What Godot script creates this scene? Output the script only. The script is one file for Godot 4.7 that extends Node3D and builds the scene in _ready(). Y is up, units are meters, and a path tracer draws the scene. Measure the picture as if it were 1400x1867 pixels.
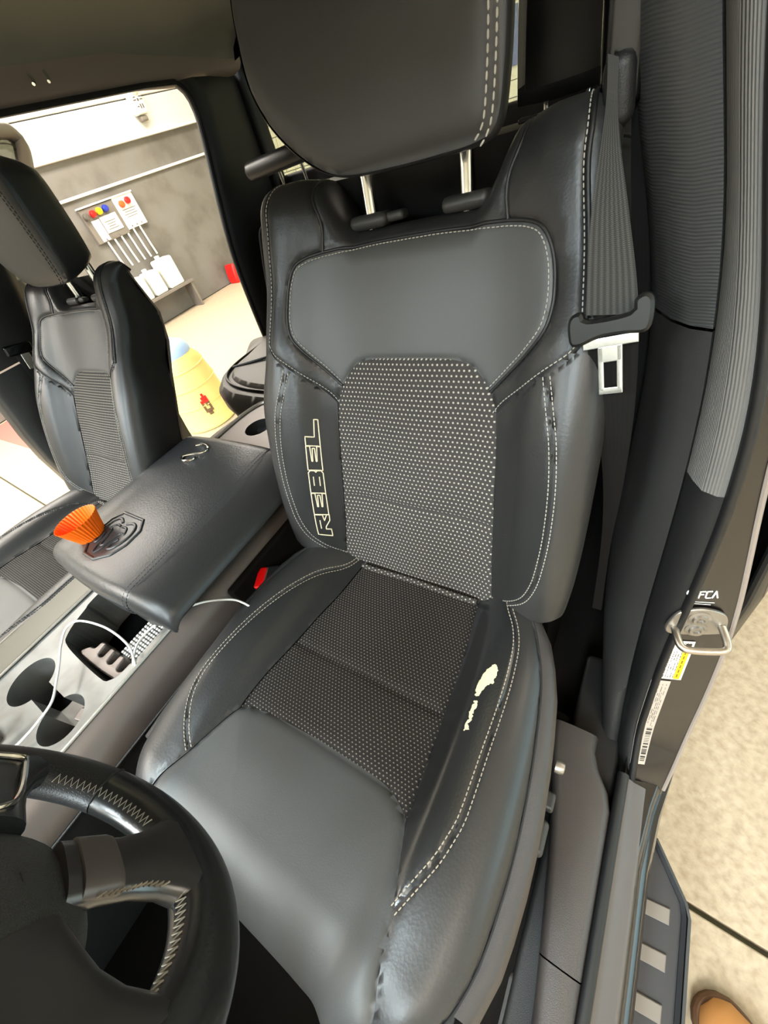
extends Node3D
# Scene: the driver's seat of a crew-cab pickup seen from the open driver's door, a garage bay around it.
# World: x towards the driver's side, y up, z towards the front of the truck. Ground y = 0. Metres.

var M := {}
var used := {}
var no_meta := false

# ---------------------------------------------------------------- all of it
const LAMP := 30.0
const LEFT := 1.05
const RIGHT := 0.22
const FRONT := 2.2

func _ready() -> void:
	view()
	materials()
	extra_materials()
	garage()
	cabin()
	make_seat("driver_seat", "black leather driver's seat with dotted cloth and torn right bolster", Vector3(-.313, .95, -.333), 22.0, true)
	make_seat("passenger_seat", "grey and black front passenger seat beyond the console", Vector3(-1.312, .949, -.256), 29.6, false)
	rear_seat()
	console()
	steering_wheel()
	belts()
	running_board()

# ---------------------------------------------------------------- camera, sky, light
func view() -> void:
	var cam := Camera3D.new()
	cam.name = "camera"
	cam.fov = 104.638
	cam.near = 0.02
	cam.far = 100
	var x := Vector3(0.8401, -0.25644, -0.47798)
	var d := Vector3(0.19852, -0.6747, 0.71089)
	var f := Vector3(-0.5048, -0.69211, -0.51591)
	cam.transform = Transform3D(Basis(x, -d, -f).orthonormalized(), Vector3(0, 1.58, 0))
	add_child(cam)
	cam.current = true
	var e := Environment.new()
	e.background_mode = Environment.BG_SKY
	e.sky = Sky.new()
	var s := ProceduralSkyMaterial.new()
	s.sky_top_color = Color(0.70, 0.88, 0.92)
	s.sky_horizon_color = Color(0.86, 0.96, 0.97)
	s.ground_bottom_color = Color(0.55, 0.53, 0.50)
	s.ground_horizon_color = Color(0.75, 0.75, 0.73)
	s.sun_angle_max = 0.0
	e.sky.sky_material = s
	e.background_energy_multiplier = 5.0
	e.tonemap_mode = Environment.TONE_MAPPER_LINEAR
	e.tonemap_exposure = 1.0
	e.sdfgi_enabled = true
	e.ssao_enabled = true
	e.ssil_enabled = true
	var w := WorldEnvironment.new()
	w.name = "world_environment"
	w.environment = e
	add_child(w)

# ---------------------------------------------------------------- naming and tree
func numbered(n: String) -> String:
	if not used.has(n):
		used[n] = 0
		return n
	used[n] += 1
	return "%s_%03d" % [n, used[n]]

func tag(o: Node, label: String, category: String, group := "") -> Node:
	o.set_meta("label", label)
	o.set_meta("category", category)
	if group != "":
		o.set_meta("group", group)
	return o

func thing(called: String, label: String, category: String, at := Vector3.ZERO, group := "") -> Node3D:
	var o := Node3D.new()
	o.name = numbered(called)
	o.position = at
	add_child(o)
	tag(o, label, category, group)
	return o

# one mesh node; world-space meshes under a moved thing are put back by "keep"
func put(called: String, mesh: Mesh, mat: Material, parent: Node3D = null, xf := Transform3D(), label := "") -> MeshInstance3D:
	var o := MeshInstance3D.new()
	o.mesh = mesh
	o.material_override = mat
	if parent == null:
		o.name = numbered(called)
		add_child(o)
	else:
		o.name = called
		parent.add_child(o, true)
	o.transform = xf
	if label != "":
		o.set_meta("label", label)
	return o

func struct(called: String, label: String, category: String, mesh: Mesh = null, mat: Material = null) -> Node3D:
	var o: Node3D
	if mesh:
		o = put(called, mesh, mat)
	else:
		o = Node3D.new()
		o.name = numbered(called)
		add_child(o)
	o.set_meta("kind", "structure")
	tag(o, label, category)
	return o

func stuff(o: Node) -> Node:
	o.set_meta("kind", "stuff")
	return o

# ---------------------------------------------------------------- geometry collector: triangles counter-clockwise seen from outside
class Geo:
	var v := PackedVector3Array()
	var uv := PackedVector2Array()
	func tri(a: Vector3, b: Vector3, c: Vector3, ua := Vector2.ZERO, ub := Vector2.ZERO, uc := Vector2.ZERO) -> void:
		v.push_back(a); v.push_back(b); v.push_back(c)
		uv.push_back(ua); uv.push_back(ub); uv.push_back(uc)
	func quad(a: Vector3, b: Vector3, c: Vector3, d: Vector3, ua := Vector2.ZERO, ub := Vector2.ZERO, uc := Vector2.ZERO, ud := Vector2.ZERO) -> void:
		tri(a, b, c, ua, ub, uc)
		tri(a, c, d, ua, uc, ud)
	# rings of equal length; ring order and path order give the outside (ring counter-clockwise seen against the path)
	func loft(rings: Array, closed := true, cap0 := false, cap1 := false, flip := false) -> void:
		var n: int = rings[0].size()
		var last := n if closed else n - 1
		var lens := PackedFloat32Array([0.0])
		for i in range(1, rings.size()):
			lens.push_back(lens[i - 1] + rings[i][0].distance_to(rings[i - 1][0]))
		var us := PackedFloat32Array([0.0])
		for k in n:
			us.push_back(us[k] + rings[0][k].distance_to(rings[0][(k + 1) % n]))
		for i in rings.size() - 1:
			for k in last:
				var k2 := (k + 1) % n
				var a: Vector3 = rings[i][k]
				var b: Vector3 = rings[i][k2]
				var c: Vector3 = rings[i + 1][k2]
				var d: Vector3 = rings[i + 1][k]
				var ua := Vector2(us[k], lens[i])
				var ub := Vector2(us[k + 1], lens[i])
				var uc := Vector2(us[k + 1], lens[i + 1])
				var ud := Vector2(us[k], lens[i + 1])
				if flip:
					quad(a, d, c, b, ua, ud, uc, ub)
				else:
					quad(a, b, c, d, ua, ub, uc, ud)
		if cap0:
			cap(rings[0], not flip)
		if cap1:
			cap(rings[-1], flip)
	func cap(ring: PackedVector3Array, turned := false) -> void:
		var m := Vector3.ZERO
		for p in ring:
			m += p
		m /= ring.size()
		for k in ring.size():
			var k2 := (k + 1) % ring.size()
			if turned:
				tri(m, ring[k2], ring[k])
			else:
				tri(m, ring[k], ring[k2])
	func tube(path: PackedVector3Array, r, n := 8, closed := false, squash := 1.0, up0 := Vector3.ZERO) -> void:
		var rings := []
		var m := path.size()
		var up := up0
		for i in m:
			var t: Vector3
			if closed:
				t = path[(i + 1) % m] - path[(i - 1 + m) % m]
			else:
				t = path[mini(i + 1, m - 1)] - path[maxi(i - 1, 0)]
			t = t.normalized()
			if up == Vector3.ZERO:
				up = Vector3.UP if absf(t.y) < 0.9 else Vector3.RIGHT
			if up0 != Vector3.ZERO:
				up = up0
			var side := t.cross(up).normalized()
			up = side.cross(t).normalized()
			var ring := PackedVector3Array()
			var rad: float = r if r is float else r[i]
			for k in n:
				var a := TAU * k / n
				ring.push_back(path[i] + (side * cos(a) * rad + up * sin(a) * rad * squash))
			rings.push_back(ring)
		if closed:
			rings.push_back(rings[0])
		loft(rings, true, not closed, not closed, false)
	func lathe(profile: PackedVector2Array, n: int, xf := Transform3D()) -> void:
		var rings := []
		for p in profile:
			var ring := PackedVector3Array()
			for k in n:
				var a := TAU * k / n
				ring.push_back(xf * Vector3(p.x * cos(a), p.y, -p.x * sin(a)))
			rings.push_back(ring)
		loft(rings)
	# box with rounded edges, centred
	func rbox(xf: Transform3D, size: Vector3, r := 0.004, seg := 3) -> void:
		r = minf(r, minf(size.x, minf(size.y, size.z)) * 0.49)
		var rings := []
		for s in [-1, 1]:
			for i in seg + 1:
				var a: float = (PI / 2) * (float(i) / seg if s == 1 else 1.0 - float(i) / seg)
				var y: float = s * (size.y / 2 - r + r * sin(a))
				var inset := r * (1.0 - cos(a))
				rings.push_back(round_rect(xf, size.x / 2 - inset, size.z / 2 - inset, maxf(r - inset, 0.0002), y, seg))
		loft(rings, true, true, true)
	func round_rect(xf: Transform3D, hx: float, hz: float, r: float, y: float, seg: int) -> PackedVector3Array:
		var ring := PackedVector3Array()
		for q in 4:
			var c := Vector2((hx - r) * (1 if q in [0, 3] else -1), (hz - r) * (1 if q in [0, 1] else -1))
			for i in seg + 1:
				var a := PI / 2 * (q + float(i) / seg)
				ring.push_back(xf * Vector3(c.x + r * cos(a), y, -(c.y + r * sin(a))))
		return ring
	# extruded outline (counter-clockwise in x,y of xf), from z = 0 up to z = h with a bevelled top edge
	func slab(pts: PackedVector2Array, h: float, bevel: float, xf := Transform3D(), bottom := true) -> void:
		if Geometry2D.is_polygon_clockwise(pts):
			pts = pts.duplicate()
			pts.reverse()
		var n := pts.size()
		var inn := PackedVector2Array()
		for i in n:
			var e1 := (pts[i] - pts[(i - 1 + n) % n]).normalized()
			var e2 := (pts[(i + 1) % n] - pts[i]).normalized()
			var nn := (Vector2(-e1.y, e1.x) + Vector2(-e2.y, e2.x))
			var l := maxf(nn.length(), 0.5)
			inn.push_back(pts[i] + nn.normalized() * bevel * 2.0 / l)
		var rings := []
		for q in [[pts, 0.0], [pts, h - bevel], [inn, h]]:
			var ring := PackedVector3Array()
			for p in q[0]:
				ring.push_back(xf * Vector3(p.x, p.y, q[1]))
			rings.push_back(ring)
		loft(rings)
		var idx := ears(inn)
		for i in range(0, idx.size(), 3):
			flat_tri(rings[2][idx[i]], rings[2][idx[i + 1]], rings[2][idx[i + 2]], xf.basis.z)
		if bottom:
			idx = ears(pts)
			for i in range(0, idx.size(), 3):
				flat_tri(rings[0][idx[i]], rings[0][idx[i + 1]], rings[0][idx[i + 2]], -xf.basis.z)
	func ears(p: PackedVector2Array) -> PackedInt32Array:
		var b := PackedVector2Array()
		for q in p:
			b.push_back(q * 1000.0)
		return Geometry2D.triangulate_polygon(b)
	func flat_tri(a: Vector3, b: Vector3, c: Vector3, n: Vector3) -> void:
		if (b - a).cross(c - a).dot(n) < 0:
			tri(a, c, b)
		else:
			tri(a, b, c)
	func mesh(crease := 40.0) -> ArrayMesh:
		var n := v.size() / 3
		var fn := PackedVector3Array()
		var at := {}
		for i in n:
			var c := (v[i * 3 + 1] - v[i * 3]).cross(v[i * 3 + 2] - v[i * 3])
			fn.push_back(c)
			for k in 3:
				var key := Vector3i(v[i * 3 + k] * 20000.0)
				if at.has(key):
					at[key].push_back(i)
				else:
					at[key] = PackedInt32Array([i])
		var unit := PackedVector3Array()
		for f in fn:
			unit.push_back(f.normalized())
		var lim := cos(deg_to_rad(crease))
		var ov := PackedVector3Array()
		var on := PackedVector3Array()
		var ou := PackedVector2Array()
		for i in n:
			if fn[i].length_squared() < 1e-18:
				continue
			for k in [0, 2, 1]:
				var s := Vector3.ZERO
				for j in at[Vector3i(v[i * 3 + k] * 20000.0)]:
					if unit[j].dot(unit[i]) > lim:
						s += fn[j]
				ov.push_back(v[i * 3 + k])
				on.push_back(s.normalized() if s.length_squared() > 0 else unit[i])
				ou.push_back(uv[i * 3 + k])
		var arr := []
		arr.resize(Mesh.ARRAY_MAX)
		arr[Mesh.ARRAY_VERTEX] = ov
		arr[Mesh.ARRAY_NORMAL] = on
		arr[Mesh.ARRAY_TEX_UV] = ou
		var m := ArrayMesh.new()
		m.add_surface_from_arrays(Mesh.PRIMITIVE_TRIANGLES, arr)
		return m

# ---------------------------------------------------------------- curves
func herm(xs: PackedFloat64Array, ys: PackedFloat64Array, x: float) -> float:
	var n := xs.size()
	if x <= xs[0]:
		return ys[0] + (x - xs[0]) * (ys[1] - ys[0]) / (xs[1] - xs[0])
	if x >= xs[n - 1]:
		return ys[n - 1] + (x - xs[n - 1]) * (ys[n - 1] - ys[n - 2]) / (xs[n - 1] - xs[n - 2])
	var i := 0
	while x > xs[i + 1]:
		i += 1
	var h := xs[i + 1] - xs[i]
	var d := (ys[i + 1] - ys[i]) / h
	var m0 := d if i == 0 else ((ys[i] - ys[i - 1]) / (xs[i] - xs[i - 1]) + d) / 2.0
	var m1 := d if i == n - 2 else ((ys[i + 2] - ys[i + 1]) / (xs[i + 2] - xs[i + 1]) + d) / 2.0
	var t := (x - xs[i]) / h
	return ys[i] * (1 + 2 * t) * (1 - t) * (1 - t) + m0 * h * t * (1 - t) * (1 - t) + ys[i + 1] * t * t * (3 - 2 * t) - m1 * h * t * t * (1 - t)

func sm(a: float, b: float, x: float) -> float:
	var t := clampf((x - a) / (b - a), 0.0, 1.0)
	return t * t * (3 - 2 * t)

# Catmull-Rom through points, resampled every "step"
func smooth(pts: PackedVector2Array, step := 0.008, closed := false) -> PackedVector2Array:
	var out := PackedVector2Array()
	var n := pts.size()
	var last := n if closed else n - 1
	for i in last:
		var a := pts[(i - 1 + n) % n] if closed or i > 0 else pts[0] * 2 - pts[1]
		var b := pts[i]
		var c := pts[(i + 1) % n]
		var d := pts[(i + 2) % n] if closed or i < n - 2 else c * 2 - b
		var k := maxi(1, int(ceil(b.distance_to(c) / step)))
		for j in k:
			out.push_back(b.cubic_interpolate(c, a, d, float(j) / k))
	if not closed:
		out.push_back(pts[n - 1])
	return out

func smooth3(pts: PackedVector3Array, step := 0.008, closed := false) -> PackedVector3Array:
	var out := PackedVector3Array()
	var n := pts.size()
	var last := n if closed else n - 1
	for i in last:
		var a := pts[(i - 1 + n) % n] if closed or i > 0 else pts[0] * 2 - pts[1]
		var b := pts[i]
		var c := pts[(i + 1) % n]
		var d := pts[(i + 2) % n] if closed or i < n - 2 else c * 2 - b
		var k := maxi(1, int(ceil(b.distance_to(c) / step)))
		for j in k:
			out.push_back(b.cubic_interpolate(c, a, d, float(j) / k))
	if not closed:
		out.push_back(pts[n - 1])
	return out

func V2(a: Array) -> PackedVector2Array:
	var o := PackedVector2Array()
	for i in range(0, a.size(), 2):
		o.push_back(Vector2(a[i], a[i + 1]))
	return o

func V3(a: Array) -> PackedVector3Array:
	var o := PackedVector3Array()
	for i in range(0, a.size(), 3):
		o.push_back(Vector3(a[i], a[i + 1], a[i + 2]))
	return o

func mir(p: PackedVector2Array) -> PackedVector2Array:
	var o := PackedVector2Array()
	for q in p:
		o.push_back(Vector2(-q.x, q.y))
	return o

func rev(p: PackedVector2Array) -> PackedVector2Array:
	var o := p.duplicate()
	o.reverse()
	return o

func join(list: Array) -> PackedVector2Array:
	var o := PackedVector2Array()
	for l in list:
		for p in l:
			if o.is_empty() or o[-1].distance_to(p) > 0.0008:
				o.push_back(p)
	if o[0].distance_to(o[-1]) < 0.0008:
		o.remove_at(o.size() - 1)
	return o

# ---------------------------------------------------------------- upholstery: an outline in (a, b) laid on the surface P, its edge drawn down into the seam
func sew(outline: PackedVector2Array, P: Callable, sign: float, cell: float, groove := 0.004, R := 0.011, crown := 0.0, crown_l := 0.06, lift := 0.0) -> ArrayMesh:
	var poly := outline
	var lo := poly[0]
	var hi := poly[0]
	for p in poly:
		lo = lo.min(p)
		hi = hi.max(p)
	var nx := int(ceil((hi.x - lo.x) / cell))
	var ny := int(ceil((hi.y - lo.y) / cell))
	var inside := PackedByteArray()
	for j in ny + 1:
		for i in nx + 1:
			inside.push_back(1 if Geometry2D.is_point_in_polygon(lo + Vector2(i, j) * cell, poly) else 0)
	var touched := {}
	var n := poly.size()
	var big := PackedVector2Array()
	for p in poly:
		big.push_back(p * 1000.0)
	for i in n:
		var a := poly[i]
		var b := poly[(i + 1) % n]
		var k := maxi(1, int(a.distance_to(b) / (cell * 0.04)))
		for j in k:
			var q := (a.lerp(b, float(j) / k) - lo) / cell
			touched[int(q.y) * (nx + 1) + int(q.x)] = true
	var pts := PackedVector2Array()
	var tris := PackedInt32Array()
	var index := {}
	for j in ny:
		for i in nx:
			var s := inside[j * (nx + 1) + i] + inside[j * (nx + 1) + i + 1] + inside[(j + 1) * (nx + 1) + i] + inside[(j + 1) * (nx + 1) + i + 1]
			var t := touched.has(j * (nx + 1) + i)
			if s == 0 and not t:
				continue
			var c0 := lo + Vector2(i, j) * cell
			if s == 4 and not t:
				var id := PackedInt32Array()
				for q in [Vector2i(i, j), Vector2i(i + 1, j), Vector2i(i + 1, j + 1), Vector2i(i, j + 1)]:
					if not index.has(q):
						index[q] = pts.size()
						pts.push_back(lo + Vector2(q) * cell)
					id.push_back(index[q])
				tris.append_array(PackedInt32Array([id[0], id[1], id[2], id[0], id[2], id[3]]))
				continue
			var box := PackedVector2Array([c0 * 1000, (c0 + Vector2(cell, 0)) * 1000, (c0 + Vector2(cell, cell)) * 1000, (c0 + Vector2(0, cell)) * 1000])
			for piece in Geometry2D.intersect_polygons(box, big):
				var tr := Geometry2D.triangulate_polygon(piece)
				var base := pts.size()
				for q in piece:
					pts.push_back(q / 1000.0)
				for q in tr:
					tris.push_back(base + q)
	var e := 0.0015
	var vs := PackedVector3Array()
	var ns := PackedVector3Array()
	for p in pts:
		var b0: Vector3 = P.call(p.x, p.y)
		var du: Vector3 = (P.call(p.x + e, p.y) - b0) / e
		var dv: Vector3 = (P.call(p.x, p.y + e) - b0) / e
		var nn := du.cross(dv).normalized() * sign
		var best := 1e9
		var near := Vector2.ZERO
		for i in n:
			var q := Geometry2D.get_closest_point_to_segment(p, poly[i], poly[(i + 1) % n])
			var d2 := q.distance_squared_to(p)
			if d2 < best:
				best = d2
				near = q
		var d := sqrt(best)
		var h := lift
		var dh := 0.0
		if crown != 0.0:
			h += crown * (1.0 - exp(-d / crown_l))
			dh += crown / crown_l * exp(-d / crown_l)
		if d < R:
			var s := 1.0 - d / R
			h -= groove * (1.0 - sqrt(maxf(0.0, 1.0 - s * s)))
			dh += groove / R * s / sqrt(maxf(0.06, 1.0 - s * s))
		var g := (p - near)
		g = g / d if d > 1e-6 else Vector2.ZERO
		vs.push_back(b0 + nn * h)
		var tang := du * g.x + dv * g.y
		ns.push_back((nn - tang * dh).normalized())
	var arr := []
	arr.resize(Mesh.ARRAY_MAX)
	var idx := PackedInt32Array()
	for i in range(0, tris.size(), 3):
		var a := vs[tris[i]]
		var f := (vs[tris[i + 1]] - a).cross(vs[tris[i + 2]] - a)
		if f.dot(ns[tris[i]]) > 0:
			idx.append_array(PackedInt32Array([tris[i], tris[i + 2], tris[i + 1]]))
		else:
			idx.append_array(PackedInt32Array([tris[i], tris[i + 1], tris[i + 2]]))
	arr[Mesh.ARRAY_VERTEX] = vs
	arr[Mesh.ARRAY_NORMAL] = ns
	arr[Mesh.ARRAY_TEX_UV] = pts
	arr[Mesh.ARRAY_INDEX] = idx
	var m := ArrayMesh.new()
	m.add_surface_from_arrays(Mesh.PRIMITIVE_TRIANGLES, arr)
	return m

# points of a line laid on P, lifted along the normal, moved sideways by "off"
func lay(line: PackedVector2Array, P: Callable, sign: float, lift: float, off := 0.0) -> PackedVector3Array:
	var out := PackedVector3Array()
	var e := 0.0015
	var n := line.size()
	for i in n:
		var t := (line[mini(i + 1, n - 1)] - line[maxi(i - 1, 0)]).normalized()
		var p := line[i] + Vector2(-t.y, t.x) * off
		var b0: Vector3 = P.call(p.x, p.y)
		var nn: Vector3 = (P.call(p.x + e, p.y) - b0).cross(P.call(p.x, p.y + e) - b0).normalized() * sign
		out.push_back(b0 + nn * lift)
	return out

# thread: short beads along a 3D line
func thread(g: Geo, path: PackedVector3Array, len := 0.0042, gap := 0.0016, r := 0.00075) -> void:
	var total := 0.0
	for i in path.size() - 1:
		total += path[i].distance_to(path[i + 1])
	var n := int(total / (len + gap))
	var seg := 0
	var done := 0.0
	for k in n:
		var q := PackedVector3Array()
		for s in [k * (len + gap), k * (len + gap) + len]:
			while seg < path.size() - 2 and done + path[seg].distance_to(path[seg + 1]) < s:
				done += path[seg].distance_to(path[seg + 1])
				seg += 1
			var l := path[seg].distance_to(path[seg + 1])
			q.push_back(path[seg].lerp(path[seg + 1], clampf((s - done) / maxf(l, 1e-6), 0, 1)))
		var t := (q[1] - q[0]).normalized()
		g.tube(PackedVector3Array([q[0], q[0] + t * len * 0.2, q[1] - t * len * 0.2, q[1]]), PackedFloat32Array([r * 0.45, r, r, r * 0.45]), 5)

func frame(o: Vector3, x: Vector3, y: Vector3, z: Vector3) -> Transform3D:
	return Transform3D(Basis(x, y, z), o)

# ---------------------------------------------------------------- materials
func noise_tex(freq: float, type: int, normal := false, bump := 4.0, size := 512, ramp = null, oct := 3, seed_ := 1) -> NoiseTexture2D:
	var n := FastNoiseLite.new()
	n.seed = seed_
	n.noise_type = type
	n.frequency = freq
	n.fractal_octaves = oct
	var t := NoiseTexture2D.new()
	t.width = size
	t.height = size
	t.seamless = true
	t.noise = n
	t.as_normal_map = normal
	t.bump_strength = bump
	if ramp:
		var g := Gradient.new()
		g.offsets = PackedFloat32Array(ramp[0])
		g.colors = PackedColorArray(ramp[1])
		t.color_ramp = g
	return t

func mat(called: String, c: Color, rough := 0.5, metal := 0.0, spec := 0.5) -> StandardMaterial3D:
	var m := StandardMaterial3D.new()
	m.resource_name = called
	m.albedo_color = c
	m.roughness = rough
	m.metallic = metal
	m.metallic_specular = spec
	M[called] = m
	return m

func tri_normal(m: StandardMaterial3D, t: Texture2D, per_metre: float, scale := 0.5, world := false) -> void:
	m.normal_enabled = true
	m.normal_texture = t
	m.normal_scale = scale
	m.uv1_triplanar = true
	m.uv1_world_triplanar = world
	m.uv1_scale = Vector3.ONE * per_metre

func tex_from(f: Callable, w: int, h: int) -> ImageTexture:
	var im := Image.create(w, h, false, Image.FORMAT_RGB8)
	for y in h:
		for x in w:
			im.set_pixel(x, y, f.call(x, y))
	return ImageTexture.create_from_image(im)

func materials() -> void:
	var grain := noise_tex(0.055, FastNoiseLite.TYPE_CELLULAR, true, 3.0, 512, null, 2, 5)
	var pebble := noise_tex(0.09, FastNoiseLite.TYPE_SIMPLEX_SMOOTH, true, 5.0, 512, null, 3, 9)
	tri_normal(mat("leather", Color(0.14, 0.142, 0.142), 0.38, 0.0, 0.42), grain, 9.0, 0.22)
	tri_normal(mat("leather_soft", Color(0.255, 0.260, 0.260), 0.5, 0.0, 0.5), grain, 16.0, 0.18)
	tri_normal(mat("leather_lid", Color(0.16, 0.165, 0.17), 0.34, 0.0, 0.5), grain, 8.0, 0.30)
	tri_normal(mat("leather_worn", Color(0.13, 0.135, 0.14), 0.27, 0.0, 0.6), grain, 9.0, 0.16)
	tri_normal(mat("leather_side", Color(0.165, 0.164, 0.163), 0.40, 0.0, 0.5), grain, 9.0, 0.2)
	mat("under", Color(0.03, 0.03, 0.03), 0.95, 0.0, 0.1)
	mat("thread", Color(0.62, 0.61, 0.58), 0.8)
	mat("thread_dark", Color(0.10, 0.10, 0.10), 0.8)
	mat("thread_tan", Color(0.62, 0.585, 0.53), 0.7)
	mat("embroidery", Color(0.82, 0.77, 0.66), 0.6)
	mat("embroidery_fill", Color(0.17, 0.17, 0.155), 0.5)
	mat("piping", Color(0.09, 0.09, 0.09), 0.5)
	mat("foam", Color(0.86, 0.84, 0.68), 0.95, 0.0, 0.1)
	# woven cloth with pale dots
	var cloth := mat("cloth", Color.WHITE, 0.85, 0.0, 0.25)
	cloth.albedo_texture = tex_from(func(x, y):
		var best := 0.0
		for q in [Vector2(16, 16), Vector2(48, 16), Vector2(0, 32 + 16), Vector2(32, 48), Vector2(64, 48)]:
			var dd: Vector2 = (Vector2(x, y) + Vector2(0.5, 0.5) - q)
			best = maxf(best, 1.0 - smoothstep(4.6, 7.6, Vector2(dd.x * 0.95, dd.y).length()))
		var weave := 0.20 + 0.06 * float((x / 4 + y / 4) % 2)
		return Color(weave, weave * 0.98, weave * 0.95).lerp(Color(0.66, 0.64, 0.60), best), 64, 64)
	cloth.uv1_scale = Vector3(1.0 / 0.0148, 1.0 / 0.0148, 1)
	cloth.heightmap_enabled = true
	cloth.heightmap_texture = tex_from(func(x, y):
		var best := 0.0
		for q in [Vector2(16, 16), Vector2(48, 16), Vector2(0, 48), Vector2(32, 48), Vector2(64, 48)]:
			best = maxf(best, 1.0 - smoothstep(1.0, 14.0, (Vector2(x + 0.5, y + 0.5) - q).length()))
		return Color(best, best, best), 64, 64)
	cloth.heightmap_scale = 0.06
	var cc := cloth.duplicate() as StandardMaterial3D
	cc.resource_name = "cloth_cushion"
	cc.albedo_color = Color(0.66, 0.65, 0.64)
	cc.uv1_scale = Vector3(1.0 / 0.0130, 1.0 / 0.0098, 1)
	M["cloth_cushion"] = cc
	tri_normal(mat("plastic", Color(0.16, 0.158, 0.155), 0.5, 0.0, 0.5), pebble, 14.0, 0.35)
	tri_normal(mat("plastic_dark", Color(0.085, 0.085, 0.085), 0.55, 0.0, 0.5), pebble, 14.0, 0.3)
	tri_normal(mat("plastic_sill", Color(0.25, 0.23, 0.218), 0.5, 0.0, 0.5), pebble, 12.0, 0.3)
	tri_normal(mat("plastic_worn", Color(0.22, 0.205, 0.20), 0.45, 0.0, 0.5), pebble, 30.0, 0.7)
	mat("gloss_black", Color(0.02, 0.02, 0.022), 0.18)
	mat("rubber", Color(0.05, 0.05, 0.052), 0.55)
	mat("chrome", Color(0.86, 0.86, 0.84), 0.12, 1.0)
	mat("steel", Color(0.72, 0.69, 0.65), 0.35, 1.0)
	mat("brushed", Color(0.60, 0.58, 0.55), 0.42, 0.85)
	var paint := mat("paint", Color(0.075, 0.055, 0.05), 0.3, 0.1)
	paint.clearcoat_enabled = true
	paint.clearcoat = 0.6
	paint.clearcoat_roughness = 0.05
	mat("console_trim", Color(0.36, 0.33, 0.315), 0.4, 0.35)
	mat("console_olive", Color(0.24, 0.235, 0.20), 0.42, 0.2)
	var deck := mat("console_deck", Color(0.42, 0.425, 0.42), 0.33, 0.2)
	deck.albedo_texture = noise_tex(0.012, FastNoiseLite.TYPE_SIMPLEX_SMOOTH, false, 1, 256, [[0.0, 0.55, 1.0], [Color(0.72, 0.70, 0.68), Color(0.92, 0.92, 0.91), Color(1, 1, 1)]], 4, 3)
	deck.uv1_triplanar = true
	deck.uv1_scale = Vector3.ONE * 3.0
	mat("silicone_orange", Color(1.0, 0.44, 0.02), 0.45, 0.0, 0.5)
	M["silicone_orange"].backlight_enabled = true
	M["silicone_orange"].backlight = Color(0.35, 0.14, 0.0)
	mat("red_button", Color(0.86, 0.05, 0.05), 0.35)
	mat("cable_white", Color(0.88, 0.87, 0.85), 0.45)
	mat("white_paint", Color(0.90, 0.885, 0.85), 0.6)
	mat("siding", Color(0.80, 0.79, 0.765), 0.6)
	mat("white_plastic", Color(0.90, 0.90, 0.87), 0.5)
	mat("grey_metal", Color(0.48, 0.45, 0.42), 0.5, 0.2)
	mat("knob_red", Color(0.85, 0.10, 0.08), 0.4)
	mat("knob_orange", Color(0.90, 0.35, 0.12), 0.4)
	mat("knob_yellow", Color(0.95, 0.82, 0.05), 0.4)
	mat("knob_blue", Color(0.12, 0.20, 0.62), 0.4)
	mat("knob_grey", Color(0.35, 0.33, 0.30), 0.4)
	mat("barrel_yellow", Color(0.93, 0.84, 0.52), 0.5)
	mat("bag_blue", Color(0.66, 0.76, 0.92), 0.5)
	mat("poster_blue", Color(0.10, 0.22, 0.44), 0.5)
	mat("wood", Color(0.45, 0.33, 0.22), 0.7)
	mat("boot", Color(0.72, 0.50, 0.27), 0.8)
	mat("boot_sole", Color(0.35, 0.24, 0.15), 0.8)
	tri_normal(mat("carpet", Color(0.115, 0.11, 0.105), 0.95, 0.0, 0.15), noise_tex(0.25, FastNoiseLite.TYPE_SIMPLEX, true, 8.0, 512, null, 3, 11), 8.0, 0.9)
	tri_normal(mat("headliner", Color(0.50, 0.505, 0.47), 0.9, 0.0, 0.2), pebble, 20.0, 0.3)
	mat("trim_black", Color(0.075, 0.076, 0.078), 0.6)
	mat("trim_warm", Color(0.52, 0.475, 0.44), 0.7)
	# ribbed pillar covering and belt webbing
	var rib := mat("ribbed", Color(0.40, 0.395, 0.385), 0.55, 0.0, 0.4)
	rib.heightmap_enabled = true
	rib.heightmap_texture = tex_from(func(x, _y): 
		var q := 0.5 + 0.5 * sin(TAU * x / 16.0)
		return Color(q, q, q), 16, 4)
	rib.heightmap_scale = 0.06
	rib.uv1_scale = Vector3(1.0 / 0.0020, 40, 1)
	var pil := mat("pillar", Color(0.205, 0.206, 0.205), 0.5, 0.0, 0.5)
	pil.heightmap_enabled = true
	pil.heightmap_texture = tex_from(func(x, y):
		var q := 0.5 + 0.35 * sin(TAU * y / 16.0 + 1.2 * sin(TAU * x / 64.0))
		return Color(q, q, q), 64, 64)
	pil.heightmap_scale = 0.03
	pil.uv1_scale = Vector3(20, 1.0 / 0.012, 1)
	var web := mat("webbing", Color.WHITE, 0.75, 0.0, 0.3)
	web.albedo_texture = tex_from(func(x, y):
		var band := 0.5 + 0.5 * sin(TAU * x / 16.0)
		var tick := 1.0 if (y + (x / 8) * 2) % 4 < 2 else 0.72
		var c := (0.20 + 0.09 * band) * tick
		return Color(c * 1.0, c * 1.0, c * 0.97), 128, 16)
	web.uv1_scale = Vector3(1.0 / 0.047, 1.0 / 0.006, 1)
	# concrete
	var con := mat("concrete", Color(0.745, 0.69, 0.61), 0.75, 0.0, 0.35)
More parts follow.
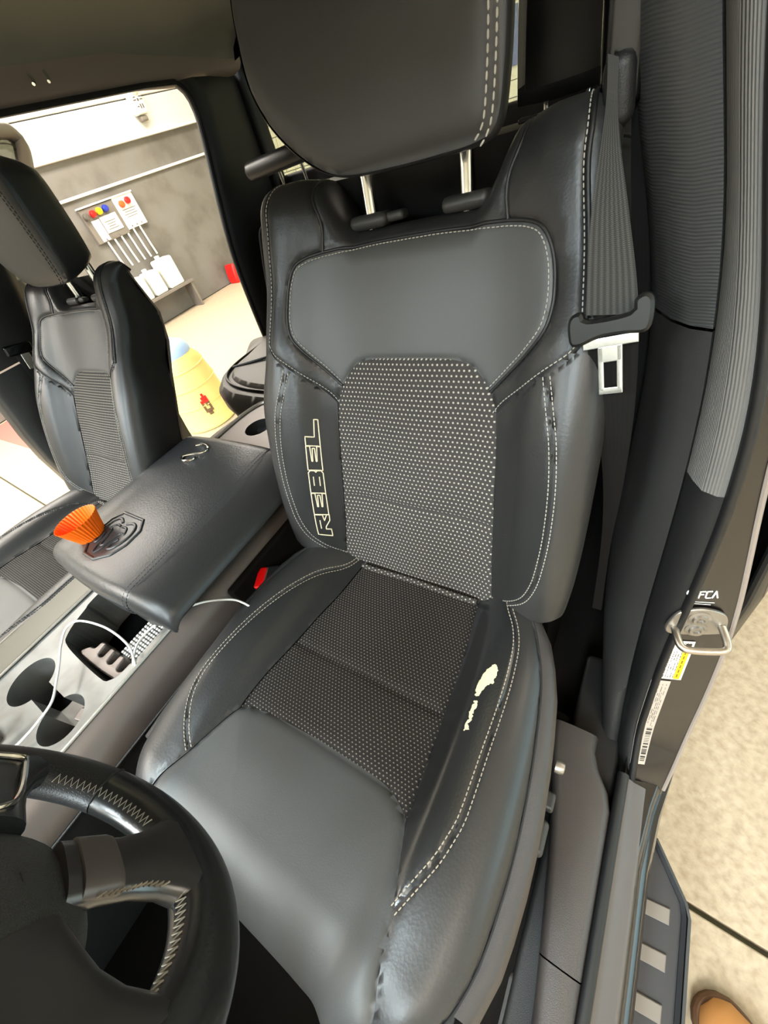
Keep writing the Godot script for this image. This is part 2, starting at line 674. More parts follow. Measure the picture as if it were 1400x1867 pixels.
	con.albedo_texture = noise_tex(0.035, FastNoiseLite.TYPE_SIMPLEX_SMOOTH, false, 1, 1024, [[0.0, 0.4, 0.65, 1.0], [Color(0.82, 0.79, 0.74), Color(0.91, 0.89, 0.86), Color(0.945, 0.93, 0.90), Color(0.99, 0.98, 0.96)]], 8, 21)
	tri_normal(con, noise_tex(0.04, FastNoiseLite.TYPE_SIMPLEX_SMOOTH, true, 5.0, 1024, null, 5, 4), 0.9, 0.3, true)
	var wl := mat("wall_grey", Color(0.475, 0.462, 0.445), 0.55, 0.0, 0.4)
	wl.albedo_texture = noise_tex(0.008, FastNoiseLite.TYPE_SIMPLEX_SMOOTH, false, 1, 512, [[0.0, 0.5, 1.0], [Color(0.80, 0.78, 0.75), Color(0.95, 0.94, 0.92), Color(1, 1, 1)]], 6, 8)
	wl.uv1_triplanar = true
	wl.uv1_scale = Vector3(0.3, 0.3, 0.3)
	mat("floor_red", Color(0.78, 0.42, 0.38), 0.7)
	mat("block", Color(0.80, 0.80, 0.66), 0.6)
	mat("mortar", Color(0.50, 0.50, 0.42), 0.9)
	mat("lamp", Color(1, 0.97, 0.9), 0.5)
	M["lamp"].emission_enabled = true
	M["lamp"].emission = Color(1, 0.96, 0.88)
	M["lamp"].emission_energy_multiplier = 3.0
	var glass := mat("glass", Color(0.60, 0.70, 0.60, 0.30), 0.03)
	glass.transparency = BaseMaterial3D.TRANSPARENCY_ALPHA

# ---------------------------------------------------------------- seat surfaces: (a, b) along the section and along the back or the cushion, metres
var BA := PackedFloat64Array([0, .13, .165, .205, .235, .262, .285, .34, .40])
var BU := PackedFloat64Array([0, .13, .163, .200, .234, .262, .275, .266, .238])
var BK := PackedFloat64Array([0, .03, .3, .8, 1, 1, 1, 1, 1])
var BD := PackedFloat64Array([0, 0, 0, 0, 0, .010, .032, .09, .15])
var BVW := PackedFloat64Array([-.05, 0, .1, .3, .45, .55, .66])
var BW := PackedFloat64Array([.252, .258, .268, .270, .264, .252, .235])
var BVB := PackedFloat64Array([-.05, 0, .1, .3, .42, .5, .58, .68])
var BB := PackedFloat64Array([.035, .04, .055, .06, .045, .03, .03, .02])

func back_at(a: float, v: float) -> Vector3:
	var s := absf(a)
	var T := .572 + .068 * sm(.09, .16, s)
	var R := .05
	var vv := minf(v, T - R)
	var u := herm(BA, BU, s) * herm(BVW, BW, vv) / .268
	var n := herm(BA, BK, s) * herm(BVB, BB, vv) - herm(BA, BD, s)
	u -= .034 * sm(.25, .35, s) * sm(.33, .45, v)
	if a < 0:
		u = -u - .016 * sm(.2, .27, s) * sm(.42, .3, v)
	var V := v
	if v > T - R:
		var th := minf((v - T + R) / R, 2.2)
		V = T - R + R * sin(th)
		n -= R * (1.0 - cos(th))
	return Vector3(u, V, n)

var CA := PackedFloat64Array([0, .13, .165, .20, .237, .265, .29, .33, .39])
var CU := PackedFloat64Array([0, .13, .160, .192, .229, .257, .278, .291, .293])
var CK := PackedFloat64Array([0, .05, .3, .8, 1, 1, 1, 1, 1])
var CKR := PackedFloat64Array([0, .02, .14, .93, 1, 1, 1, 1, 1])
var CD := PackedFloat64Array([0, 0, 0, 0, 0, .006, .02, .055, .115])
var CFW := PackedFloat64Array([-.05, 0, .15, .35, .45, .52, .6])
var CW := PackedFloat64Array([.23, .24, .262, .268, .26, .235, .22])
var CFB := PackedFloat64Array([-.05, 0, .15, .35, .45, .55])
var CB := PackedFloat64Array([.035, .04, .045, .035, .022, .015])

func cushion_at(a: float, f: float) -> Vector3:
	var s := absf(a)
	var ff := minf(f, .6)
	var u := herm(CA, CU, s) * herm(CFW, CW, ff) / .268
	var h := herm(CA, CKR if a > 0 else CK, s) * herm(CFB, CB, ff) - herm(CA, CD, s)
	var T := .45
	var R := .075
	if a < 0:
		u = -u
	if f <= T:
		return Vector3(u, h, f)
	var th := (f - T) / R
	if th < 1.75:
		return Vector3(u, (R + h) * cos(th) - R, T + (R + h) * sin(th))
	var q := f - T - 1.75 * R
	return Vector3(u, (R + h) * cos(1.75) - R - q, T + (R + h) * sin(1.75) - q * .18)

var cache := {}

func sewn(key: String, outline: PackedVector2Array, P: Callable, sign: float, cell: float, groove := 0.004, R := 0.011, crown := 0.0, crown_l := 0.06, lift := 0.0) -> ArrayMesh:
	if not cache.has(key):
		cache[key] = sew(outline, P, sign, cell, groove, R, crown, crown_l, lift)
	return cache[key]

func stitched(key: String, rows: Array, P: Callable, sign: float, lift := 0.0006, len := 0.0042, r := 0.00075) -> ArrayMesh:
	if not cache.has(key):
		var g := Geo.new()
		for row in rows:
			thread(g, lay(row[0], P, sign, lift, row[1]), len, 0.0016, r)
		cache[key] = g.mesh(80)
	return cache[key]

func piped(key: String, line: PackedVector2Array, P: Callable, sign: float, r: float, lift := 0.0) -> ArrayMesh:
	if not cache.has(key):
		var g := Geo.new()
		g.tube(lay(line, P, sign, lift), r, 6)
		cache[key] = g.mesh(80)
	return cache[key]

func make_seat(called: String, label: String, at: Vector3, recline: float, driver: bool) -> Node3D:
	var t := thing(called, label, "car seat", at)
	var P := back_at
	var B := Transform3D(Basis(Vector3.RIGHT, deg_to_rad(-recline)), Vector3.ZERO)
	var C := Transform3D(Basis(Vector3.RIGHT, deg_to_rad(-3)), Vector3.ZERO)
	var cell := 0.0065
	# ---- seams of the backrest (right half)
	var kc := smooth(V2([.172, -.03, .165, .0, .158, .04, .151, .09, .147, .15, .144, .22, .142, .28, .139, .324]))
	var kb := smooth(V2([.139, .324, .128, .354]))
	var kt := smooth(V2([.128, .354, .109, .378, .092, .390, .06, .396, 0, .397]))
	var p1 := smooth(V2([.128, .354, .155, .38, .183, .406, .204, .43, .211, .453, .212, .475, .210, .50, .204, .52, .194, .533, .174, .541, .147, .5455]))
	var pt := smooth(V2([.147, .5455, .06, .551, 0, .5515]))
	var bl := smooth(V2([.139, .324, .155, .342, .19, .368, .213, .386, .236, .405, .246, .42]))
	var bl_in := smooth(V2([.139, .324, .155, .342, .19, .368, .213, .386]))
	var bl_out := smooth(V2([.213, .386, .236, .405, .246, .42]))
	var oe := smooth(V2([.246, .42, .243, .47, .241, .523, .239, .57, .240, .60, .236, .64, .23, .70]))
	var es := smooth(V2([.147, .5455, .145, .57, .150, .59, .160, .61, .165, .64, .165, .70]))
	var bs := smooth(V2([.160, .015, .177, .022, .20, .037, .219, .06, .229, .096, .233, .138, .235, .186, .234, .25, .229, .305, .221, .347, .213, .386]))
	# cloth, upper and lower
	var seam_y := smooth(V2([-.1475, .148, 0, .150, .1475, .148]))
	var up := []
	var low := []
	for p in kc:
		(up if p.y > .148 else low).push_back(p)
	var kup := PackedVector2Array(up)
	var klow := PackedVector2Array(low)
	put("backrest_cloth", sewn("b_cloth", join([kup, kb, kt, rev(mir(kt)), rev(mir(kb)), rev(mir(kup)), seam_y]), P, 1, cell, .005, .014, .004, .05), M.cloth, t, B, "grey black dotted cloth")
	put("backrest_cloth", sewn("b_cloth2", join([klow, rev(seam_y), rev(mir(klow))]), P, 1, cell, .005, .014, .003, .05), M.cloth, t, B, "grey black dotted cloth")
	# leather yoke
	var yoke := put("backrest_panel", sewn("b_yoke", join([p1, pt, rev(mir(pt)), rev(mir(p1)), mir(kt), rev(kt)]), P, 1, cell, .004, .010, .003, .05), M.leather_soft, t, B)
	var line := join([p1, pt, rev(mir(pt)), rev(mir(p1))])
	stuff(put("stitching", stitched("b_yoke_s", [[line, 0.0055]], P, 1, .0005), M.thread, yoke))
	stuff(put("piping", piped("b_yoke_p", line, P, 1, .0022, -.002), M.piping, yoke))
	# shoulder bands and top
	for s in [1, -1]:
		var f := func(x): return x if s == 1 else mir(x)
		var k := "p" if s == 1 else "n"
		var band := put("shoulder_panel", sewn("b_band" + k, join([f.call(kb), f.call(p1), f.call(es), rev(f.call(oe)), rev(f.call(bl))]), P, 1, cell, .004, .010, .003, .03), M.leather, t, B)
		stuff(put("stitching", stitched("b_band_s" + k, [[f.call(bl), .005 * s], [f.call(oe), .004 * s]], P, 1, .0005), M.thread if driver else M.thread_dark, band))
		stuff(put("piping", piped("b_band_p" + k, f.call(oe), P, 1, .0026, -.001), M.piping, band))
		stuff(put("piping", piped("b_ear_p" + k, f.call(es), P, 1, .0022, -.002), M.piping, band))
		var bol := put("bolster", sewn("b_bol" + k, join([f.call(bs), rev(f.call(bl_in)), rev(f.call(kc))]), P, 1, cell, .0022, .0045, .002, .03), M.leather, t, B)
		stuff(put("stitching", stitched("b_bol_s" + k, [[f.call(bs), .0038], [f.call(bs), -.0038]], P, 1, .0004), M.thread, bol))
		var side := V2([.246, .42, .24, .60, .236, .64, .30, .66, .40, .63, .40, .02, .30, .022, .24, .018, .20, .008, .162, .0])
		var so := join([f.call(bs), f.call(bl_out), f.call(oe), f.call(smooth(V2([.23, .70, .26, .655, .32, .61, .385, .55, .40, .48, .40, .30, .40, .035, .32, .030, .25, .022, .20, .010, .160, .015]), .02))])
		put("side_panel", sewn("b_side" + k, so, P, 1, .0065, .0022, .0045), M.leather_side, t, B)
		if driver and s == -1:
			bolster_lettering(bol)
	put("top_panel", sewn("b_top", join([rev(pt), es, V2([0, .66]), rev(mir(es)), mir(pt)]), P, 1, cell, .004, .010), M.leather, t, B)
	# what lies under the covers, and the rear shell
	put("backrest_foam", sewn("b_under", V2([-.31, .0, .31, .0, .31, .40, .25, .42, .245, .62, -.245, .62, -.25, .42, -.31, .40]), P, 1, .012, .001, .001, 0, .1, -.016), M.under, t, B)
	if not cache.has("b_shell"):
		var g := Geo.new()
		var rings := []
		for q in [[0.0, .40], [.1, .40], [.25, .40], [.4, .40], [.48, .40], [.55, .385], [.61, .32], [.655, .26]]:
			var v: float = q[0]
			var l := back_at(-q[1], v)
			var r := back_at(q[1], v)
			v = l.y
			rings.push_back(PackedVector3Array([r, Vector3(r.x * .9, v, r.z - .02), Vector3(r.x * .5, v, r.z - .035), Vector3(l.x * .5, v, l.z - .035), Vector3(l.x * .9, v, l.z - .02), l]))
		g.loft(rings, false)
		cache["b_shell"] = g.mesh(60)
	put("rear_shell", cache["b_shell"], M.plastic_dark, t, B)
	# headrest
	headrest(t, B, driver)
	# ---- cushion
	var Q := cushion_at
	var cs := [smooth(V2([.150, -.02, .152, .024, .155, .09, .158, .14, .160, .21, .163, .27, .166, .315, .167, .341])), mir(smooth(V2([.127, -.02, .127, .024, .128, .09, .134, .14, .141, .21, .15, .27, .154, .315, .154, .341])))]
	var fs := [smooth(V2([.167, .341, .176, .36, .187, .385, .196, .405, .20, .42])), mir(smooth(V2([.154, .341, .162, .357, .176, .40, .184, .425])))]
	var fs2 := [smooth(V2([.20, .42, .208, .44, .218, .462, .230, .48, .238, .50, .243, .53, .245, .62])), mir(smooth(V2([.184, .425, .196, .448, .21, .468, .222, .49, .23, .52, .232, .62])))]
	var ct := [smooth(V2([.167, .341, .150, .330, .128, .321, .094, .317, 0, .3165])), mir(smooth(V2([.154, .341, .140, .331, .122, .327, .094, .322, 0, .3165])))]
	var cb := [smooth(V2([.212, -.02, .220, .02, .235, .052, .242, .081, .243, .118, .242, .157, .240, .196, .238, .233, .237, .272, .236, .309, .232, .331, .226, .355, .217, .378, .208, .40, .20, .42])), mir(smooth(V2([.145, -.01, .155, .024, .187, .069, .209, .122, .226, .18, .239, .24, .247, .301, .245, .34, .231, .374, .207, .405, .184, .425])))]
	var ce0 := smooth(V2([.22, -.01, .26, .03, .277, .076, .287, .11, .295, .165, .303, .22, .31, .27, .315, .32, .312, .37, .306, .41, .295, .45, .28, .50, .27, .56, .262, .62]))
	var mid := smooth(V2([-.1405, .205, 0, .203, .1600, .205]))
	var kl := [[], []]
	var ku := [[], []]
	for q in 2:
		for p in cs[q]:
			(ku[q] if p.y < .205 else kl[q]).push_back(p)
	put("cushion_cloth", sewn("c_cloth1", join([PackedVector2Array(ku[0]), rev(mid), rev(PackedVector2Array(ku[1]))]), Q, -1, cell, .006, .016, .004, .05), M.cloth_cushion, t, C, "dark dotted cloth")
	put("cushion_cloth", sewn("c_cloth2", join([PackedVector2Array(kl[0]), ct[0], rev(ct[1]), rev(PackedVector2Array(kl[1])), mid]), Q, -1, cell, .006, .016, .004, .05), M.cloth_cushion, t, C, "dark dotted cloth")
	put("cushion_front", sewn("c_front", join([fs[0], fs2[0], rev(fs2[1]), rev(fs[1]), ct[1], rev(ct[0])]), Q, -1, cell, .006, .018, .010, .05), M.leather_soft, t, C)
	for s in [1, -1]:
		var h := 0 if s == 1 else 1
		var ce: PackedVector2Array = ce0 if s == 1 else mir(ce0)
		var k := "p" if s == 1 else "n"
		var bol := put("cushion_bolster", sewn("c_bol" + k, join([cs[h], fs[h], rev(cb[h])]), Q, -1, cell, .0024, .005, .002, .03), M.leather_worn if driver and s == 1 else M.leather, t, C)
		stuff(put("stitching", stitched("c_bol_s" + k, [[cb[h], .0042], [cb[h], -.0042]], Q, -1, .0004, .0045, .0008), M.thread_tan if driver else M.thread_dark, bol))
		var skirt := put("cushion_skirt", sewn("c_skirt" + k, join([cb[h], fs2[h], rev(ce)]), Q, -1, .0065, .0024, .005, .002, .03), M.leather_side, t, C)
		stuff(put("piping", piped("c_skirt_p" + k, ce, Q, -1, .0016, .0), M.thread_dark, skirt))
		if driver and s == 1:
			for w in [V2([.205, .173, .203, .166, .2045, .155, .206, .147, .2085, .141, .212, .133, .2205, .123, .2255, .131, .2245, .144, .2235, .150, .2185, .1545, .2165, .160, .213, .167, .211, .176, .206, .1765]), V2([.2065, .1815, .212, .1805, .2125, .190, .2105, .196, .212, .207, .2095, .213, .212, .219, .2065, .2225, .205, .213, .207, .206, .2045, .200, .2055, .192])]:
				put("exposed_foam", sew(jag(w), Q, -1, .003, .0006, .0015, 0, .1, .0016), M.foam, bol, Transform3D(), "cream foam showing through torn leather")
		# plastic valance along the side
		if not cache.has("c_val" + k):
			var g := Geo.new()
			var rings := []
			for i in 13:
				var q := ce[int(float(i) / 12 * (ce.size() * .74))]
				var e := cushion_at(q.x, q.y)
				var x := float(s)
				var ring := PackedVector3Array([e + Vector3(-.02 * x, -.004, 0), e + Vector3(.004 * x, .001, 0), e + Vector3(.016 * x, -.006, 0), e + Vector3(.022 * x, -.018, 0), e + Vector3(.022 * x, -.075, 0), e + Vector3(.012 * x, -.09, 0), e + Vector3(-.03 * x, -.09, 0)])
				if s == 1:
					ring.reverse()
				rings.push_back(ring)
			g.loft(rings, true, true, true, true)
			cache["c_val" + k] = g.mesh(50)
		var val := put("side_valance", cache["c_val" + k], M.plastic_worn if s == 1 else M.plastic, t, C)
		if driver and s == 1:
			var g := Geo.new()
			g.rbox(Transform3D(Basis(), Vector3(.300, -.075, .225)), Vector3(.03, .022, .022), .004)
			put("adjuster_switch", g.mesh(), M.plastic, val)
			g = Geo.new()
			g.rbox(Transform3D(Basis(), Vector3(.300, -.080, .268)), Vector3(.03, .03, .04), .006)
			put("adjuster_switch", g.mesh(), M.plastic, val)
			g = Geo.new()
			g.lathe(V2([0, .012, .007, .011, .009, .006, .009, 0]), 14, Transform3D(Basis(Vector3.BACK, -PI / 2), Vector3(.306, -.05, .185)))
			put("bolt", g.mesh(), M.brushed, val)
	put("cushion_foam", sewn("c_under", V2([-.30, -.02, .30, -.02, .30, .60, -.30, .60]), Q, -1, .012, .001, .001, 0, .1, -.016), M.under, t, C)
	put("cushion_welt", piped("c_welt", smooth(V2([-.125, .012, 0, .010, .150, .012])), Q, -1, .0055, .003), M.cloth, t, C)
	# pan, recliner covers and rails
	if not cache.has("pan"):
		var g := Geo.new()
		g.rbox(Transform3D(Basis(), Vector3(0, -.10, .20)), Vector3(.46, .08, .44), .02)
		cache["pan"] = g.mesh()
		g = Geo.new()
		g.rbox(Transform3D(Basis(), Vector3(0, -.27, .18)), Vector3(.05, .16, .52), .012)
		cache["rail"] = g.mesh()
		g = Geo.new()
		var prof := V2([-.10, -.11, .05, -.11, .085, -.06, .08, .0, .045, .10, .0, .16, -.05, .16, -.09, .06])
		g.slab(smooth(prof, .02, true), .022, .006, Transform3D(Basis(Vector3(0, 0, 1), Vector3(0, 1, 0), Vector3(-1, 0, 0)), Vector3(0, 0, 0)))
		cache["recliner"] = g.mesh()
	put("seat_pan", cache["pan"], M.under, t, C)
	for s in [1, -1]:
		put("seat_rail", cache["rail"], M.plastic_dark, t, Transform3D(Basis(), Vector3(.19 * s, 0, 0)))
		put("recliner_cover", cache["recliner"], M.under, t, Transform3D(Basis(), Vector3(.240 * s + .011, -.085, -.035)))
	return t

func jag(p: PackedVector2Array) -> PackedVector2Array:
	var d := smooth(p, .0022, true)
	var r := RandomNumberGenerator.new()
	r.seed = 7
	for i in d.size():
		d[i] += Vector2(r.randf_range(-.0011, .0011), r.randf_range(-.0008, .0008))
	return d

func bolster_lettering(bol: Node3D) -> void:
	var glyphs := [
		[0.0, V2([0, 1, 1, 1, 1, .46, .72, .38, 1.02, .16, 1.02, -.02, .74, .0, .42, .34, .30, .36, .30, .0, -.04, .0]), [[.32, .69, .74, .69]]],
		[1.02, V2([0, 0, 1, 0, 1, .26, .38, .33, .38, .39, .92, .42, .92, .58, .38, .62, .38, .68, 1, .74, 1, 1, 0, 1]), []],
		[2.04, V2([0, 0, .9, 0, 1, .12, 1, .42, .93, .5, 1, .58, 1, .88, .9, 1, 0, 1]), [[.34, .30, .74, .30], [.34, .70, .74, .70]]],
		[3.06, V2([0, 0, 1, 0, 1, .26, .38, .33, .38, .39, .92, .42, .92, .58, .38, .62, .38, .68, 1, .74, 1, 1, 0, 1]), []],
		[4.08, V2([0, 0, 1.05, 0, 1.05, .30, .36, .36, .36, 1, 0, 1]), []]]
	var fill := Geo.new()
	var edge := Geo.new()
	for gl in glyphs:
		var pts := PackedVector2Array()
		for p in gl[1]:
			pts.push_back(glyph_at(p.x + gl[0], p.y))
		var dense := PackedVector2Array()
		for i in pts.size():
			for j in 6:
				dense.push_back(pts[i].lerp(pts[(i + 1) % pts.size()], j / 6.0))
		edge.tube(lay(dense, back_at, 1, .0014), .0012, 6, true)
		for h in gl[2]:
			var l := PackedVector2Array()
			for j in 6:
				l.push_back(glyph_at(lerpf(h[0], h[2], j / 5.0) + gl[0], h[1]))
			edge.tube(lay(l, back_at, 1, .0014), .0012, 6)
		var idx := fill.ears(pts)
		var q := lay(pts, back_at, 1, .0012)
		for i in range(0, idx.size(), 3):
			fill.flat_tri(q[idx[i]], q[idx[i + 1]], q[idx[i + 2]], Vector3(0.3, 0, 1))
	put("lettering", fill.mesh(60), M.embroidery_fill, bol, Transform3D(), "dark block lettering on the inner bolster")
	put("lettering_edge", edge.mesh(80), M.embroidery, bol, Transform3D(), "tan embroidered outline of the lettering")

func glyph_at(x: float, y: float) -> Vector2:
	var k := x / 5.13
	return Vector2(lerpf(-.179, -.1735, k) - y * lerpf(.0245, .020, k), .062 + k * .236 + y * .004)

func headrest(t: Node3D, B: Transform3D, driver: bool) -> void:
	var F := func(u: float, v: float): return Vector3(u, v, .066 + .17 * (v - .6) - .25 * u * u)
	var rim := smooth(V2([-.03, .603, .03, .600, .08, .600, .122, .602, .142, .612, .149, .65, .151, .70, .149, .76, .141, .81, .11, .835, 0, .84, -.11, .835, -.160, .80, -.174, .75, -.174, .715, -.158, .68, -.133, .652, -.100, .627, -.067, .610]), .008, true)
	var face := PackedVector2Array()
	var mid := Vector2(-.006, .71)
	for p in rim:
		face.push_back(mid + (p - mid) * .975)
	var tip := Transform3D() if driver else Transform3D(Basis(Vector3.RIGHT, .30), Vector3.ZERO)
	var piv := Vector3(0, .60, .02)
	var h := put("headrest", sewn("h_face", face, F, 1, .008, .010, .03, .008, .06), M.leather_head, t, B * Transform3D(Basis(), piv) * tip * Transform3D(Basis(), -piv))
	if not cache.has("h_side"):
		var g := Geo.new()
		var rings := []
		for q in [[.975, .002, -.007], [.990, .0, -.010], [.992, .0, -.018], [.94, .0, -.045], [.85, .0, -.08], [.75, .0, -.105], [.60, .0, -.118]]:
			var ring := PackedVector3Array()
			for p in rim:
				var c: Vector2 = mid + (p - mid) * float(q[0])
				var b: Vector3 = F.call(c.x, c.y)
				ring.push_back(b + Vector3(0, -.15 * q[2], q[2]))
			rings.push_back(ring)
		g.loft(rings, true, false, true, true)
		cache["h_side"] = g.mesh(70)
		g = Geo.new()
		var seam := smooth(V2([.124, .602, .133, .614, .137, .65, .138, .70, .135, .76, .128, .80]))
		thread(g, lay(seam, F, 1, .007, .003), .006, .0022, .0011)
		thread(g, lay(seam, F, 1, .0055, -.004), .006, .0022, .0011)
		cache["h_stitch"] = g.mesh(80)
		g = Geo.new()
		for s in [1, -1]:
			g.tube(PackedVector3Array([Vector3(.073 * s, .50, -.055), Vector3(.073 * s, .64, -.028), Vector3(.073 * s, .70, -.012)]), .0098, 16)
		cache["h_post"] = g.mesh(60)
		g = Geo.new()
		g.rbox(Transform3D(Basis(Vector3.RIGHT, .25), Vector3.ZERO), Vector3(.062, .018, .034), .008)
		g.rbox(Transform3D(Basis(Vector3.RIGHT, .25), Vector3(.042, .001, 0)), Vector3(.028, .012, .020), .005)
		cache["guide"] = g.mesh()
	put("headrest_back", cache["h_side"], M.leather, h)
	stuff(put("stitching", cache["h_stitch"], M.thread if driver else M.thread_dark, h))
	var g := Geo.new()
	for s in [1, -1]:
		if not cache.has("post%d" % s):
			g = Geo.new()
			g.tube(PackedVector3Array([Vector3(.073 * s, .50, -.055), Vector3(.073 * s, .64, -.028), Vector3(.073 * s, .70, -.012)]), .0098, 16)
			cache["post%d" % s] = g.mesh(60)
		put("headrest_post", cache["post%d" % s], M.chrome, h, Transform3D(), "chrome post")
		put("post_guide", cache["guide"], M.guide, t, B * Transform3D(Basis(), Vector3(.073 * s, .579, -.038)))

func lamp_at(p: Vector3, size: Vector2, energy: float, c: Color, label: String) -> void:
	var t := thing("ceiling_lamp", label, "lamp", p, "lamps on the garage ceiling")
	var g := Geo.new()
	g.rbox(Transform3D(Basis(), Vector3(0, .06, 0)), Vector3(size.x + .06, .08, size.y + .06), .01)
	put("housing", g.mesh(), M.white_plastic, t)
	g = Geo.new()
	g.rbox(Transform3D(Basis(), Vector3(0, .012, 0)), Vector3(size.x, .02, size.y), .005)
	put("diffuser", g.mesh(), M.lamp, t)
	var l := AreaLight3D.new()
	l.name = "light"
	l.area_size = size
	l.light_color = c
	l.light_energy = energy
	l.area_range = 60.0
	l.area_attenuation = 2.0
	l.shadow_enabled = true
	l.transform = Transform3D(Basis(Vector3.RIGHT, -PI / 2), Vector3(0, -.01, 0))
	t.add_child(l)

func box_mesh(c: Vector3, size: Vector3, r := 0.004) -> ArrayMesh:
	var g := Geo.new()
	g.rbox(Transform3D(Basis(), c), size, r)
	return g.mesh()

# ---------------------------------------------------------------- garage
func garage() -> void:
	var fl := struct("floor", "pale worn concrete garage floor with sawn joints", "floor")
	put("slab_bed", box_mesh(Vector3(-1, -.14, 2), Vector3(17, .2, 18), .01), M.mortar, fl)
	# slabs split by saw cuts; one cut runs past the running board, askew to the truck
	var dir := Vector2(.17, .01).normalized()
	var cuts := [[-9, -6.9], [-6.9, -.204], [-.190, 6.0], [6.014, 11]]
	for cz in cuts:
		for cx in [[-8.2, -2.9], [-2.888, 2.2], [2.212, 7.2]]:
			var g := Geo.new()
			var k := .05
			g.slab(PackedVector2Array([Vector2(cx[0], -(cz[0] + k * cx[0])), Vector2(cx[1], -(cz[0] + k * cx[1])), Vector2(cx[1], -(cz[1] + k * cx[1])), Vector2(cx[0], -(cz[1] + k * cx[0]))]), .05, .003, Transform3D(Basis(Vector3.RIGHT, -PI / 2), Vector3(0, -.05, 0)))
			put("concrete_slab", g.mesh(20), M.concrete, fl)
	var g2 := Geo.new()
	g2.slab(V2([-7.3, .9, -5.2, .9, -5.2, 1.45, -7.3, 1.75]), .004, .001, Transform3D(Basis(Vector3.RIGHT, -PI / 2), Vector3.ZERO))
	tag(put("floor_mat", g2.mesh(), M.floor_red), "faded red mat on the concrete floor beyond the passenger side", "mat")
	# wall beyond the passenger side
	var wl := struct("wall_left", "garage wall, grey below and white siding above, beyond the passenger side", "wall")
	put("wall_core", box_mesh(Vector3(-7.5, 2.2, 2), Vector3(.2, 4.4, 17.6), .01), M.wall_grey, wl)
	put("lower_wall", box_mesh(Vector3(-7.385, .91, 2), Vector3(.07, 1.80, 17.4), .006), M.wall_grey, wl)
	put("wall_ledge", box_mesh(Vector3(-7.37, 1.825, 2), Vector3(.12, .035, 17.4), .008), M.white_paint, wl)
	for i in 5:
		put("siding_board", box_mesh(Vector3(-7.375, 2.43 + i * .40, 2), Vector3(.06, .388, 17.4), .012), M.siding, wl)
	put("siding_trim", box_mesh(Vector3(-7.36, 2.225, 2), Vector3(.09, .03, 17.4), .006), M.white_paint, wl)
	# wall behind the truck: painted blocks in the part that shows through the rear window
	var wb := struct("wall_back", "pale greenish painted block wall behind the truck", "wall")
	put("wall_core", box_mesh(Vector3(-1, 2.2, -7.02), Vector3(16.6, 4.4, .2), .01), M.mortar, wb)
	var blk := box_mesh(Vector3.ZERO, Vector3(.392, .142, .06), .006)
	for j in 14:
		for i in 12:
			var x := -6.6 + i * .4 + (.2 if j % 2 else 0.0)
			if x > -5.2 and x < -2.7:
				continue
			put("block", blk, M.block, wb, Transform3D(Basis(), Vector3(x, 1.02 + j * .15, -6.9)))
	put("painted_wall", box_mesh(Vector3(-3.95, 2.2, -6.905), Vector3(2.5, 4.4, .06), .01), M.block, wb)
	put("painted_wall", box_mesh(Vector3(3.0, 2.2, -6.905), Vector3(8.4, 4.4, .06), .01), M.block, wb)
	put("painted_wall", box_mesh(Vector3(-1, .46, -6.90), Vector3(16.4, .92, .07), .01), M.block, wb)
	var wr := struct("wall_right", "white garage wall beyond the driver's side", "wall")
	# an open bay door in it lets the daylight in
	put("wall_core", box_mesh(Vector3(6.4, 2.2, -6.75), Vector3(.2, 4.4, .7), .01), M.white_paint, wr)
	put("wall_core", box_mesh(Vector3(6.4, 2.2, 6.0), Vector3(.2, 4.4, 10.2), .01), M.white_paint, wr)
	put("door_header", box_mesh(Vector3(6.4, 4.15, -2.75), Vector3(.2, .5, 7.3), .01), M.white_paint, wr)
	var ce := struct("ceiling", "white garage ceiling", "ceiling")
	put("ceiling_board", box_mesh(Vector3(-.5, 4.5, 2), Vector3(14.2, .2, 18), .01), M.white_paint, ce)
	put("wall_core", box_mesh(Vector3(-.5, 2.2, 11.1), Vector3(14.2, 4.4, .2), .01), M.white_paint, struct("wall_front", "white garage wall in front of the truck", "wall"))
	var cool := Color(.90, .97, 1.0)
	var warm := Color(1.0, .94, .89)
	var neutral := Color(1.0, .975, .94)
	lamp_at(Vector3(-5.0, 4.30, -.5), Vector2(1.4, 2.6), LAMP * LEFT, neutral, "white panel lamp on the garage ceiling over the passenger side, nearer the front")
	lamp_at(Vector3(-5.0, 4.30, -4.2), Vector2(1.4, 2.6), LAMP * LEFT, neutral, "white panel lamp on the garage ceiling over the passenger side, nearer the back wall")
	lamp_at(Vector3(-4.8, 4.30, 3.4), Vector2(1.4, 2.6), LAMP * LEFT * 1.5, neutral, "white panel lamp on the garage ceiling over the passenger side, ahead of the seats")
	lamp_at(Vector3(2.4, 4.30, 2.4), Vector2(1.4, 2.6), LAMP * RIGHT * 1.6, warm, "warm panel lamp on the garage ceiling over the driver's side, nearer the front")
	lamp_at(Vector3(2.8, 4.30, -3.2), Vector2(1.4, 2.6), LAMP * RIGHT, warm, "warm panel lamp on the garage ceiling over the driver's side, nearer the back wall")
	lamp_at(Vector3(-1.0, 4.30, 2.3), Vector2(.7, 1.8), LAMP * .8, cool, "narrow cool white panel lamp on the garage ceiling above the bonnet")
	lamp_at(Vector3(-2.6, 4.30, 5.0), Vector2(1.2, 4.0), LAMP * FRONT, cool, "cool white panel lamp on the garage ceiling ahead of the truck, passenger side")
	lamp_at(Vector3(.6, 4.30, 5.0), Vector2(1.2, 4.0), LAMP * FRONT, cool, "cool white panel lamp on the garage ceiling ahead of the truck, driver's side")
	# blue poster seen through the rear window
	g2 = Geo.new()
	g2.rbox(Transform3D(Basis(), Vector3(-2.18, 1.74, -6.855)), Vector3(.26, .46, .02), .004)
	var po := tag(put("poster", g2.mesh(), M.poster_blue), "blue board hanging on the block wall behind the rear window", "board")
